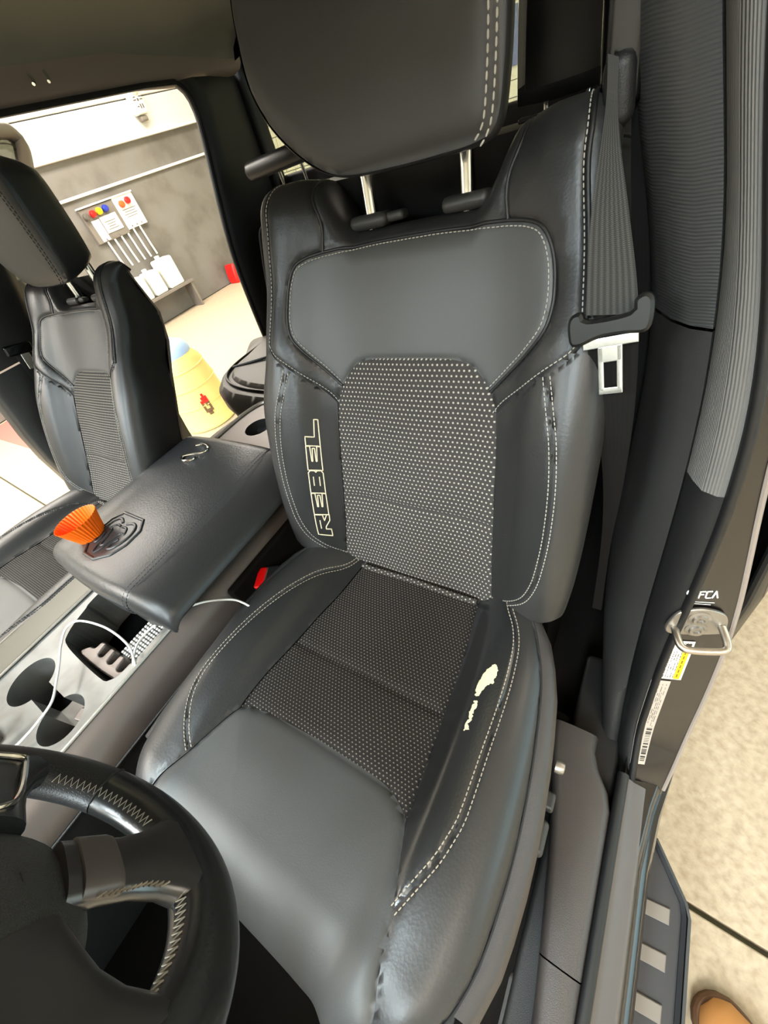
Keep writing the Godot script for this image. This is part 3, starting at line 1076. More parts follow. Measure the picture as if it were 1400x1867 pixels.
	put("hanger", box_mesh(Vector3(-2.20, 2.12, -6.85), Vector3(.05, .32, .025), .004), M.wood, po)
	g2 = Geo.new()
	g2.lathe(V2([.001, .03, .03, .028, .036, .015, .036, 0]), 16, Transform3D(Basis(Vector3.RIGHT, PI / 2), Vector3(-1.98, 1.93, -6.87)))
	put("wall_fitting", g2.mesh(), M.knob_grey, wb)
	# lamp-like sign on the siding
	var sg := thing("wall_horn", "white moulded wall fixture with dark lettering high on the siding", "fixture", Vector3(-7.345, 2.55, -5.60))
	var bx := Basis(Vector3.UP, PI / 2)
	g2 = Geo.new()
	g2.rbox(Transform3D(Basis(), Vector3(.07, .0, 0)), Vector3(.14, .24, .20), .03)
	put("housing", g2.mesh(), M.white_plastic, sg)
	g2 = Geo.new()
	g2.lathe(V2([.001, .10, .06, .09, .085, .05, .06, 0]), 20, Transform3D(Basis(Vector3.FORWARD, PI / 2) , Vector3(.10, .16, 0)))
	put("dome", g2.mesh(), M.white_plastic, sg)
	g2 = Geo.new()
	for q in [[-.055, .03, .05, .012], [0, .03, .03, .03], [.055, .03, .05, .012], [-.055, .06, .05, .012], [.05, .06, .04, .012], [-.04, -.04, .02, .05], [0, -.04, .02, .05], [.045, -.04, .04, .012]]:
		g2.rbox(Transform3D(Basis(), Vector3(.141, q[1], q[0])), Vector3(.006, q[3], q[2]), .001)
	put("lettering", g2.mesh(), M.knob_grey, sg)
	g2 = Geo.new()
	g2.rbox(Transform3D(Basis(), Vector3(.06, -.16, 0)), Vector3(.09, .06, .12), .02)
	put("bracket", g2.mesh(), M.grey_metal, sg)
	# dispenser panel with coloured knobs
	var dp := thing("dispenser_panel", "wall panel with coloured knobs and white instruction plates", "control panel", Vector3(-7.345, 1.5, -4.28))
	put("back_panel", box_mesh(Vector3(.02, -.02, .16), Vector3(.05, .42, .56), .006), M.grey_metal, dp)
	put("side_plate", box_mesh(Vector3(.02, .0, -.30), Vector3(.06, .40, .36), .006), M.white_plastic, dp)
	put("top_rail", box_mesh(Vector3(.03, .205, -.02), Vector3(.07, .02, .94), .004), M.white_plastic, dp)
	put("instruction_plate", box_mesh(Vector3(.05, -.05, .08), Vector3(.01, .20, .28), .003), M.white_plastic, dp)
	put("instruction_plate", box_mesh(Vector3(.052, -.09, .30), Vector3(.012, .26, .13), .02), M.white_plastic, dp)
	var kn := [["knob_grey", .40, .10], ["knob_red", .28, .11], ["knob_yellow", .17, .115], ["knob_blue", .06, .12], ["knob_orange", -.22, .10], ["knob_red", -.34, .12]]
	for q in kn:
		g2 = Geo.new()
		g2.lathe(V2([.001, .07, .03, .068, .042, .055, .045, .02, .035, 0]), 18, Transform3D(Basis(Vector3.FORWARD, PI / 2), Vector3(.04, q[2], q[1])))
		put("knob", g2.mesh(), M[q[0]], dp, Transform3D(), q[0].substr(5) + " knob")
	g2 = Geo.new()
	for i in 4:
		g2.rbox(Transform3D(Basis(), Vector3(.058, -.02 - i * .03, .09)), Vector3(.004, .008, .18 - .03 * (i % 3)), .001)
		g2.rbox(Transform3D(Basis(), Vector3(.052, .03 - i * .03, -.30)), Vector3(.004, .008, .24 - .05 * (i % 2)), .001)
	for i in 3:
		g2.rbox(Transform3D(Basis(), Vector3(.055, -.17, -.2 - i * .09)), Vector3(.006, .02, .02), .002)
		g2.rbox(Transform3D(Basis(), Vector3(.05, -.205, .30 - i * .12)), Vector3(.02, .03, .025), .003)
	put("printed_lines", g2.mesh(), M.grey_metal, dp)
	for i in 6:
		g2 = Geo.new()
		var z := .30 - i * .125
		g2.tube(PackedVector3Array([Vector3(.03, -.2, z), Vector3(.035, -.45, z - .01), Vector3(.05, -.6, z - .015)]), .014, 8)
		put("hose", g2.mesh(), M.white_plastic, dp)
	# white jugs under it
	for q in [[-7.2, -4.55, .30, .42], [-7.2, -4.22, .24, .34], [-7.2, -3.93, .24, .34], [-7.15, -3.62, .26, .36]]:
		var j := thing("jug", ["large white plastic jug under the dispenser panel", "small white jug second from the large one", "small white jug third in the row below the panel", "white jug farthest left in the row below the panel"][[-4.55, -4.22, -3.93, -3.62].find(q[1])], "jug", Vector3(q[0], .42, q[1]), "white jugs below the dispenser panel")
		g2 = Geo.new()
		g2.rbox(Transform3D(Basis(), Vector3(0, q[3] / 2, 0)), Vector3(.22, q[3], q[2]), .03)
		put("body", g2.mesh(), M.white_plastic, j)
		g2 = Geo.new()
		g2.lathe(V2([.04, 0, .04, .05, .001, .055]), 14, Transform3D(Basis(), Vector3(0, q[3] - .005, .04)))
		put("cap", g2.mesh(), M.white_plastic, j)
	var sh := thing("jug_shelf", "low grey shelf against the wall carrying white jugs", "shelf", Vector3(-7.2, 0, -4.1))
	put("shelf_board", box_mesh(Vector3(0, .40, 0), Vector3(.27, .04, 1.5), .005), M.grey_metal, sh)
	for z in [-.7, .7]:
		put("shelf_leg", box_mesh(Vector3(0, .19, z), Vector3(.22, .38, .04), .004), M.grey_metal, sh)
	# red object at the foot of the wall
	g2 = Geo.new()
	g2.slab(smooth(V2([0, 0, .30, 0, .26, .14, .16, .20, .10, .30, .02, .28]), .03, true), .22, .02, Transform3D(Basis(Vector3(0, 0, -1), Vector3.UP, Vector3(1, 0, 0)), Vector3(-7.3, .0, -5.75)))
	tag(put("fuel_can", g2.mesh(), M.knob_red), "small red can on the floor against the grey wall", "can")
	# yellow barrel standing beside the truck
	var ba := thing("yellow_barrel", "pale yellow plastic barrel with a printed emblem beside the passenger door opening", "barrel", Vector3(-3.46, 0, -1.80))
	g2 = Geo.new()
	g2.lathe(V2([.001, 0, .25, 0, .262, .012, .262, .05, .25, .07, .245, .20, .235, .40, .21, .56, .17, .62, .001, .625]), 40)
	put("body", g2.mesh(40), M.barrel_yellow, ba)
	g2 = Geo.new()
	for y in [.22, .38, .52]:
		var ring := PackedVector3Array()
		for k in 40:
			var r := .2475 if y < .3 else (.240 if y < .45 else .220)
			ring.push_back(Vector3(cos(TAU * k / 40.0) * r, y, sin(TAU * k / 40.0) * r))
		g2.tube(ring, .006, 5, true)
	put("hoop", g2.mesh(), M.barrel_yellow, ba)
	g2 = Geo.new()
	var bl := Geo.new()
	for i in 7:
		for j in 4:
			var on: int = [0b0110, 0b1111, 0b1001, 0b1011, 0b1111, 0b0111, 0b0010][i] >> j & 1
			if on == 0:
				continue
			var a := .28 + j * .07
			var y := .14 + i * .028
			var rr := .25 - maxf(0, y - .2) * .05
			var tgt := g2 if (i < 4) else bl
			tgt.rbox(Transform3D(Basis(Vector3.UP, -a + PI / 2), Vector3(cos(a) * rr, y, sin(a) * rr)), Vector3(.018, .026, .006), .001)
	put("emblem", g2.mesh(), M.wood, ba)
	put("emblem", bl.mesh(), M.knob_red, ba)
	g2 = Geo.new()
	g2.lathe(V2([.165, .60, .175, .64, .15, .70, .09, .735, .001, .74]), 24)
	put("cover", g2.mesh(60), M.bag_blue, ba, Transform3D(), "pale blue bag over the top")
	# boot of someone standing beside the running board
	var bo := thing("boot", "tan suede boot at the bottom right edge on the concrete", "boot", Vector3(.46, 0, .045))
	g2 = Geo.new()
	var rings := []
	for q in [[-.105, .018, .016, .03], [-.09, .036, .030, .036], [-.05, .047, .042, .045], [0, .048, .05, .058], [.05, .043, .06, .085], [.09, .041, .068, .12], [.14, .043, .07, .13], [.17, .03, .05, .11]]:
		var ring := PackedVector3Array()
		for k in 16:
			var a := TAU * k / 16.0
			ring.push_back(Vector3(cos(a) * q[1], maxf(.02, q[2] * .9 + sin(a) * q[3] * .62), q[0]))
		rings.push_back(ring)
	g2.loft(rings, true, true, true, true)
	put("upper", g2.mesh(70), M.boot, bo, Transform3D(Basis(Vector3.UP, .9).scaled(Vector3.ONE * 1.2), Vector3(.02, 0, .01)))
	g2 = Geo.new()
	g2.slab(smooth(V2([0, .115, .04, .095, .052, .03, .044, -.06, .04, -.15, 0, -.18, -.04, -.15, -.044, -.06, -.052, .03, -.04, .095]), .02, true), .024, .004, Transform3D(Basis(Vector3.UP, .9) * Basis(Vector3.RIGHT, -PI / 2).scaled(Vector3.ONE * 1.2), Vector3(.02, 0, .01)))
	put("sole", g2.mesh(), M.boot_sole, bo)

# ---------------------------------------------------------------- cabin shell
func rows_mesh(rows: Array, closed := false, crease := 45.0) -> ArrayMesh:
	var g := Geo.new()
	var rings := []
	for r in rows:
		rings.push_back(V3(r))
	g.loft(rings, closed)
	return g.mesh(crease)

const PY := [1.95, 1.565, 1.48, 1.34, 1.196, 1.05, .95, .867, .80, .66, .60]
const POX := [-.07, .012, .037, .078, .095, .098, .0975, .097, .0975, .10, .115]
const POZ := [-.53, -.48, -.46, -.44, -.42, -.40, -.385, -.37, -.345, -.29, -.20]
const PEX := [-.05, .030, .058, .102, .122, .148, .164, .169, .172, .170, .155]
const PEZ := [-.54, -.49, -.47, -.455, -.44, -.42, -.41, -.39, -.37, -.315, -.215]
const PSX := [-.09, -.014, .016, .043, .055, .060, .0625, .065, .068, .075, .085]
const PSZ := [-.56, -.52, -.50, -.475, -.455, -.435, -.418, -.40, -.378, -.31, -.26]
const PIX := [-.15, -.08, -.05, -.014, -.005, -.008, -.002, .004, .015, .044, .060]
const PIZ := [-.63, -.58, -.57, -.55, -.53, -.515, -.485, -.455, -.43, -.335, -.30]

func row_at(X: Array, Z: Array, y: float) -> Vector3:
	var i := 0
	while i < PY.size() - 2 and y < PY[i + 1]:
		i += 1
	var t: float = (PY[i] - y) / (PY[i] - PY[i + 1])
	return Vector3(lerpf(X[i], X[i + 1], t), y, lerpf(Z[i], Z[i + 1], t))

func row_smooth(X: Array, Z: Array, y: float) -> Vector3:
	var s := Vector3.ZERO
	for k in 7:
		var yy := clampf(y + (k - 3) * .022, .60, 1.95)
		s += row_at(X, Z, yy)
	return Vector3(s.x / 7, y, s.z / 7)

func flange_at(t: float, y: float) -> Vector3:
	return row_at(POX, POZ, y).lerp(row_at(PEX, PEZ, y), t)

func pillar_loft(y0: float, y1: float, f: Callable) -> ArrayMesh:
	var g := Geo.new()
	var rings := []
	var n := maxi(2, int((y0 - y1) / .025))
	for i in n + 1:
		rings.push_back(f.call(lerpf(y0, y1, float(i) / n)))
	g.loft(rings, false)
	return g.mesh(70)

func cabin() -> void:
	# headliner and roof rail
	var hl := struct("ceiling", "dark grey cloth headliner of the truck cabin", "ceiling")
	var sec := [-1.60, 1.875, -1.585, 1.905, -1.54, 1.935, -1.42, 1.958, -1.1, 1.972, -.81, 1.975, -.5, 1.972, -.25, 1.958, -.10, 1.93, -.05, 1.90]
	var g := Geo.new()
	var rings := []
	for z in [.42, 0.0, -.6, -1.2, -1.75]:
		var ring := PackedVector3Array()
		for i in range(0, sec.size(), 2):
			ring.push_back(Vector3(sec[i], sec[i + 1] - .03 * sm(-1.2, -1.8, z), z))
		for i in range(sec.size() - 2, -1, -2):
			ring.push_back(Vector3(sec[i] * 1.01, sec[i + 1] + .05, z))
		rings.push_back(ring)
	g.loft(rings, true, true, true)
	put("headliner_cloth", g.mesh(60), M.headliner, hl)
	var rail := struct("trim_1", "warm grey roof rail trim over the passenger side door openings", "trim")
	g = Geo.new()
	rings = []
	for z in [.6, 0.0, -.6, -1.0, -1.3, -1.45, -1.52, -1.78]:
		var d := .012 * sm(-1.25, -1.5, z)
		rings.push_back(V3([-1.585, 1.905, z, -1.592, 1.875, z, -1.60, 1.852 - d, z, -1.615, 1.838 - d, z, -1.66, 1.83 - d, z, -1.70, 1.85, z, -1.70, 1.92, z]))
	g.loft(rings, false)
	put("rail_cover", g.mesh(60), M.trim_warm, rail)
	g = Geo.new()
	for z in [-.93, -.975]:
		g.tube(smooth3(V3([-1.575, 1.885, z, -1.562, 1.868, z + .005, -1.556, 1.862, z + .014]), .004), .004, 8)
	put("coat_hook", g.mesh(), M.chrome, rail)
	# passenger side: rear pillar, centre pillar with its belt
	var cp := struct("trim_2", "black rear pillar trim behind the passenger side door opening", "trim")
	g = Geo.new()
	var edge := smooth(V2([-1.40, .60, -1.395, .92, -1.43, 1.30, -1.48, 1.66, -1.49, 1.75, -1.475, 1.80, -1.44, 1.825]), .03)
	rings = []
	for q in edge:
		var x := -1.70 + .10 * sm(1.2, 1.9, q.y)
		rings.push_back(V3([x - .06, q.y, q.x - .02, x - .02, q.y, q.x + .004, x, q.y, q.x, x + .012, q.y, q.x - .02, x + .015, q.y, q.x - .06, minf(x + .015, -1.69), q.y, -1.84]))
	g.loft(rings, false)
	put("pillar_cover", g.mesh(50), M.trim_black, cp)
	g = Geo.new()
	var wp := PackedVector3Array()
	for q in edge:
		wp.push_back(Vector3(-1.70 + .10 * sm(1.2, 1.9, q.y) - .01, q.y, q.x + .008))
	for z in [-1.3, -1.0, -.7]:
		wp.push_back(Vector3(-1.62, 1.832, z))
	g.tube(wp, .009, 8)
	put("weatherstrip", g.mesh(), M.rubber, cp)
	var bp := struct("trim_3", "dark centre pillar trim beside the passenger seat", "trim")
	for part in [["upper_cover", 1.90, 1.335, "trim_black"], ["lower_cover", 1.33, .58, "leather"]]:
		g = Geo.new()
		rings = []
		for i in 9:
			var y := lerpf(part[1], part[2], i / 8.0)
			var zf := -.285 - .035 * sm(1.05, 1.3, y) - .17 * sm(1.25, 1.95, y)
			var zr := -.545 - .04 * sm(1.35, 1.55, y) - .09 * sm(1.5, 1.95, y)
			var x := -1.695 + .115 * sm(1.25, 1.95, y)
			rings.push_back(V3([x - .09, y, zf + .01, x - .02, y, zf + .012, x, y, zf, x + .02, y, zf - .03, x + .022, y, (zf + zr) / 2, x + .02, y, zr + .03, x, y, zr, x - .09, y, zr - .01]))
		g.loft(rings, false)
		put(part[0], g.mesh(50), M[part[3]], bp)
	# driver's side centre pillar
	var dp := struct("trim_4", "grey textured centre pillar trim right of the driver's seat", "trim")
	var cover := func(y):
		var s := row_smooth(PSX, PSZ, y)
		var n := row_smooth(PIX, PIZ, y)
		var m := s.lerp(n, .5) + Vector3(-.006, 0, .012)
		return PackedVector3Array([s + Vector3(.004, 0, -.012), s, s.lerp(m, .5) + Vector3(-.001, 0, .004), m, m.lerp(n, .6) + Vector3(-.002, 0, .003), n, n + Vector3(-.002, 0, -.02), n + Vector3(.012, 0, -.12), n + Vector3(.06, 0, -.22)])
	put("upper_cover", pillar_loft(1.95, 1.352, cover), M.pillar, dp)
	put("lower_cover", pillar_loft(1.349, .60, cover), M.plastic, dp)
	var strip := func(y):
		var o := row_smooth(POX, POZ, y)
		var s := row_smooth(PSX, PSZ, y) + Vector3(.002, 0, .0)
		var m := o.lerp(s, .5) + Vector3(-.003, 0, .012)
		return PackedVector3Array([o + Vector3(.003, 0, -.014), o + Vector3(.002, 0, .0), o.lerp(m, .35) + Vector3(0, 0, .003), m, m.lerp(s, .6) + Vector3(0, 0, .002), s, s + Vector3(0, 0, -.02)])
	put("door_seal", pillar_loft(1.95, 1.19, strip), M.ribbed, dp, Transform3D(), "ribbed cloth-covered door seal")
	put("door_seal", pillar_loft(1.19, .60, strip), M.plastic_dark, dp)
	var lip := func(y):
		var o := row_smooth(POX, POZ, y)
		var ring := PackedVector3Array()
		for k in 8:
			var a := TAU * k / 8.0
			ring.push_back(o + Vector3(.005 + cos(a) * .006, 0, sin(a) * .009))
		ring.push_back(ring[0])
		return ring
	put("seal_lip", pillar_loft(1.95, .60, lip), M.rubber, dp)
	# painted pillar flange with striker and labels
	var pf := struct("trim_5", "dark brown painted door pillar with striker and printed labels", "pillar")
	var fl := func(y):
		var o := row_smooth(POX, POZ, y)
		var e := row_smooth(PEX, PEZ, y)
		return PackedVector3Array([o, o.lerp(e, .5), e, e + Vector3(.004, 0, -.004), e + Vector3(.004, 0, -.05), e + Vector3(-.01, 0, -.10)])
	put("painted_panel", pillar_loft(1.95, .60, fl), M.paint, pf)
	var seal := PackedVector3Array()
	for i in 60:
		var y := lerpf(1.6, .61, i / 59.0)
		seal.push_back(row_smooth(PEX, PEZ, y) + Vector3(.003, 0, -.002))
	g = Geo.new()
	g.tube(seal, .0035, 8)
	put("edge_seal", g.mesh(), M.trim_warm, pf)
	labels(pf)
	# sill
	var si := struct("trim_6", "grey plastic sill trim below the open driver's door", "trim")
	var sill := func(z0, z1, name_, m):
		var gg := Geo.new()
		var rr := []
		for i in 13:
			var z: float = lerpf(z0, z1, i / 12.0)
			var xl := herm(PackedFloat64Array([-.30, -.25, -.15, .04, .12, .5]), PackedFloat64Array([-.03, -.028, -.004, .026, .036, .055]), z)
			var xr := .086 - .038 * sm(-.17, -.25, z)
			rr.push_back(V3([xl, .55, z, xl, .665, z, xl + .004, .677, z, xl + .012, .681, z, (xl + xr) / 2, .683, z, xr - .014, .681, z, xr - .004, .676, z, xr, .664, z, xr, .62, z]))
		gg.loft(rr, false, false, false, true)
		put(name_, gg.mesh(50), m, si)
	sill.call(-.275, .052, "sill_panel", M.plastic_sill)
	sill.call(.054, .75, "sill_panel", M.plastic_sill)
	put("sill_riser", box_mesh(Vector3(.045, .58, .15), Vector3(.09, .12, 1.2), .01), M.plastic_dark, si)
	g = Geo.new()
	g.tube(PackedVector3Array([Vector3(.095, .672, -.235), Vector3(.094, .668, -.1), Vector3(.093, .668, .2), Vector3(.092, .668, .75)]), .009, 10)
	put("door_seal", g.mesh(), M.rubber, si)
	var ro := struct("trim_7", "painted door sill and rocker outside the plastic sill trim", "sill")
	g = Geo.new()
	rings = []
	for i in 14:
		var z := lerpf(-.40, .8, i / 13.0)
		var k := sm(-.15, -.32, z)
		rings.push_back(V3([.098, .66, z, .104, .64, z, .118, .622, z, .135 + .03 * k, .618, z, .141 + .03 * k, .612, z, .146 + .028 * k, .585, z, .152 + .026 * k, .575, z, .160 + .025 * k, .572, z, .166 + .02 * k, .56, z, .168 + .02 * k, .50, z, .15, .42, z]))
	g.loft(rings, false, false, false, true)
	put("painted_sill", g.mesh(40), M.paint, ro)
	g = Geo.new()
	rings = []
	for i in 10:
		var z := lerpf(-.24, .8, i / 9.0)
		rings.push_back(V3([.102, .647, z, .106, .640, z, .118, .6265, z, .134, .6225, z, .139, .617, z]))
	g.loft(rings, false, false, false, true)
	put("scuff_film", g.mesh(40), M.scuff, ro)
	# rear driver's door, shut
	var rd := thing("rear_door", "dark rear passenger door behind the driver's door pillar", "car door", Vector3(.17, .55, -1.0))
	g = Geo.new()
	rings = []
	for q in [[.548, -.478, .03], [.60, -.468, .0], [.80, -.462, 0.0], [.96, -.466, 0.0], [1.2, -.485, 0.0], [1.34, -.505, 0.0]]:
		var y: float = q[0]
		var z: float = q[1]
		var dx: float = -.05 * sm(1.0, 1.35, y)
		rings.push_back(V3([.12 + dx, y, z - .05, .165 + dx, y, z - .012, .185 + dx, y, z + .004, .197 + dx, y, z - .004, .203 + dx, y, z - .02, .21 + dx, y, z - .2, .21 + dx, y, -1.5, .12 + dx, y, -1.5]))
	g.loft(rings, true, true, true)
	for part in [["door_skin", g.mesh(50), "gloss_black"]]:
		put(part[0], part[1], M[part[2]], rd, Transform3D(Basis(), -rd.position))
	g = Geo.new()
	g.tube(PackedVector3Array([Vector3(.178, .56, -.468), Vector3(.178, .80, -.452), Vector3(.178, .96, -.456), Vector3(.165, 1.2, -.475), Vector3(.13, 1.34, -.495)]), .006, 8)
	put("door_edge_seal", g.mesh(), M.rubber, rd, Transform3D(Basis(), -rd.position))
	put("inner_panel", box_mesh(Vector3(.085, .98, -1.08), Vector3(.06, .80, .95), .03), M.trim_black, rd, Transform3D(Basis(), -rd.position))
	put("window_frame", box_mesh(Vector3(.065, 1.56, -1.35), Vector3(.05, .5, .32), .02), M.plastic_dark, rd, Transform3D(Basis(), -rd.position))
	g = Geo.new()
	g.rbox(Transform3D(Basis(), Vector3(.07, 1.58, -.90)), Vector3(.006, .46, .62), .002)
	put("window_pane", g.mesh(), M.glass, rd, Transform3D(Basis(), -rd.position))
	# floor of the cabin and the far sill
	var cf := struct("floor", "dark carpeted cabin floor of the truck", "floor")
	put("floor_pan", box_mesh(Vector3(-.82, .555, -.35), Vector3(1.72, .05, 2.6), .02), M.carpet, cf)
	put("far_sill", box_mesh(Vector3(-1.70, .60, -.35), Vector3(.10, .10, 2.4), .02), M.plastic, cf)
	g = Geo.new()
	rings = []
	for i in 12:
		var z := lerpf(-.30, .3, i / 11.0)
		rings.push_back(V3([-.065, .585, z, -.058, .64, z, -.045, .648, z, -.02, .648, z, -.008, .64, z, .0 + .03 * sm(-.2, .05, z), .60, z]))
	g.loft(rings, false, false, false, true)
	put("rail_cover", g.mesh(50), M.carpet, cf)
	g = Geo.new()
	g.rbox(Transform3D(Basis(), Vector3(-.012, .60, .30)), Vector3(.13, .07, .42), .012)
	put("side_kick_mat", g.mesh(), M.plastic, cf)
	# rear bulkhead and window
	var rw := struct("wall_rear", "dark rear wall of the cabin below the back window", "wall")
	put("lower_panel", box_mesh(Vector3(-.82, 1.02, -1.86), Vector3(1.78, .92, .08), .02), M.trim_black, rw)
	put("upper_panel", box_mesh(Vector3(-.82, 1.90, -1.84), Vector3(1.70, .14, .08), .02), M.trim_black, rw)
	put("side_panel", box_mesh(Vector3(-1.72, 1.66, -1.84), Vector3(.14, .5, .08), .02), M.trim_black, rw)
	put("side_panel", box_mesh(Vector3(-.12, 1.66, -1.80), Vector3(.30, .5, .10), .03), M.plastic, rw)
	put("centre_post", box_mesh(Vector3(-.66, 1.66, -1.85), Vector3(.02, .44, .03), .004), M.rubber, rw)
	var wi := struct("window_1", "back window of the cabin between the rear headrests", "window")
	put("pane", box_mesh(Vector3(-.95, 1.66, -1.86), Vector3(1.44, .42, .006), .002), M.glass, wi)
	# open rear door on the passenger side
	var od := thing("open_door", "open rear passenger door with a rounded window frame beyond the far seat", "car door", Vector3(-1.78, .6, -.55))
	var th := Basis(Vector3.UP, atan2(.60, .52))
	var dx := Transform3D(Basis(Vector3(-.63, 0, -.777), Vector3.UP, Vector3(-.777, 0, .63)), Vector3(-1.78, 0, -.55))
	g = Geo.new()
	var outer := smooth(V2([.0, 1.30, .06, 1.70, .16, 1.80, .45, 1.868, .66, 1.882, .730, 1.872, .742, 1.838, .66, 1.77, .58, 1.712, .47, 1.60, .43, 1.45, .42, 1.30]), .02)
	var ring2 := PackedVector3Array()
	for q in outer:
		ring2.push_back(dx * Vector3(q.x, q.y, 0))
	g.tube(ring2, .026, 10, false, 1.2)
	put("window_frame", g.mesh(60), M.grey_metal, od, Transform3D(Basis(), -od.position))
	g = Geo.new()
	var ring3 := PackedVector3Array()
	for q in outer:
		ring3.push_back(dx * (Vector3(.30, 1.5, .01) + (Vector3(q.x, q.y, 0) - Vector3(.30, 1.5, 0)) * .91))
	g.tube(ring3, .014, 8)
	put("window_seal", g.mesh(60), M.rubber, od, Transform3D(Basis(), -od.position))
	g = Geo.new()
	g.slab(smooth(V2([0, .62, .34, .62, .40, .72, .44, .90, .45, 1.08, .45, 1.30, 0, 1.30]), .03, true), .09, .02, dx * Transform3D(Basis(), Vector3(0, 0, -.045)))
	put("door_panel", g.mesh(), M.trim_black, od, Transform3D(Basis(), -od.position))
	g = Geo.new()
	g.slab(outer, .006, .002, dx * Transform3D(Basis(), Vector3(0, 0, -.003)))
	var dg := M.glass.duplicate() as StandardMaterial3D
	dg.albedo_color = Color(.10, .10, .09, .75)
	M["dark_glass"] = dg
	put("window_pane", g.mesh(), dg, od, Transform3D(Basis(), -od.position))
	# dashboard and firewall in front of the driver
	var da := thing("dashboard", "black lower dashboard and steering column cover in front of the driver", "dashboard", Vector3(-.82, .6, .8))
	var DW := Transform3D(Basis(), -da.position)
	put("firewall", box_mesh(Vector3(-.82, .95, .98), Vector3(1.76, .80, .10), .03), M.trim_black, da, DW)
	put("dash_body", box_mesh(Vector3(-.82, 1.14, .80), Vector3(1.72, .32, .42), .08), M.plastic_dark, da, DW)
	put("column_cover", box_mesh(Vector3(-.313, 1.20, .42), Vector3(.16, .13, .32), .05), M.plastic_dark, da, DW)
	put("knee_panel", box_mesh(Vector3(-.33, .98, .66), Vector3(.62, .24, .12), .04), M.plastic_dark, da, DW)

func patch(parent: Node3D, called: String, t0: float, t1: float, y0: float, y1: float, mt: Material, lift := .0012, label := "") -> void:
	var g := Geo.new()
	var n := 8
	var rings := []
	for i in n + 1:
		var y := lerpf(y0, y1, float(i) / n)
		var ring := PackedVector3Array()
		for j in 5:
			ring.push_back(flange_out(lerpf(t0, t1, j / 4.0), y, lift))
		rings.push_back(ring)
	for i in n:
		for j in 4:
			var ua := Vector2(1.0 - float(i) / n, j / 4.0)
			var ub := Vector2(1.0 - float(i) / n, (j + 1) / 4.0)
			var uc := Vector2(1.0 - float(i + 1) / n, (j + 1) / 4.0)
			var ud := Vector2(1.0 - float(i + 1) / n, j / 4.0)
			g.quad(rings[i][j], rings[i][j + 1], rings[i + 1][j + 1], rings[i + 1][j], ua, ub, uc, ud)
	put(called, g.mesh(80), mt, parent, Transform3D(), label)

func flange_out(t: float, y: float, lift: float) -> Vector3:
	var o := row_smooth(POX, POZ, y)
	var e := row_smooth(PEX, PEZ, y)
	var up := row_smooth(POX, POZ, y + .01) - o
	var n := (e - o).cross(up).normalized()
	if n.z < 0:
		n = -n
	return o.lerp(e, t) + n * lift

func print_tex(seed_: int, kind: int) -> ImageTexture:
	var w := 256
	var h := 96
	var im := Image.create(w, h, false, Image.FORMAT_RGB8)
	im.fill(Color(.86, .83, .78) if kind == 0 else Color(.66, .62, .58))
	var r := RandomNumberGenerator.new()
	r.seed = seed_
	var ink := Color(.20, .18, .17)
	for row in range(8, h - 8, 9):
		var x := 10
		while x < w - 14:
			var l := r.randi_range(4, 20)
			if r.randf() < .82 and not (kind == 1 and x < 96 and row > 40):
				im.fill_rect(Rect2i(x, row, mini(l, w - 12 - x), 3), ink.lerp(Color(.6, .57, .53), r.randf() * .5))
			x += l + r.randi_range(2, 6)
	if kind == 0:
		im.fill_rect(Rect2i(4, 66, w - 44, 22), Color(.86, .68, .02))
		im.fill_rect(Rect2i(w - 36, 66, 20, 22), Color(.15, .13, .12))
		for i in 6:
			im.fill_rect(Rect2i(16 + i * 30, 74, 20, 5), Color(.45, .36, .05))
	else:
		var x := 8
		while x < 92:
			var l := r.randi_range(1, 4)
			im.fill_rect(Rect2i(x, 58, l, 30), Color(.12, .11, .10))
			x += l + r.randi_range(1, 4)
	return ImageTexture.create_from_image(im)

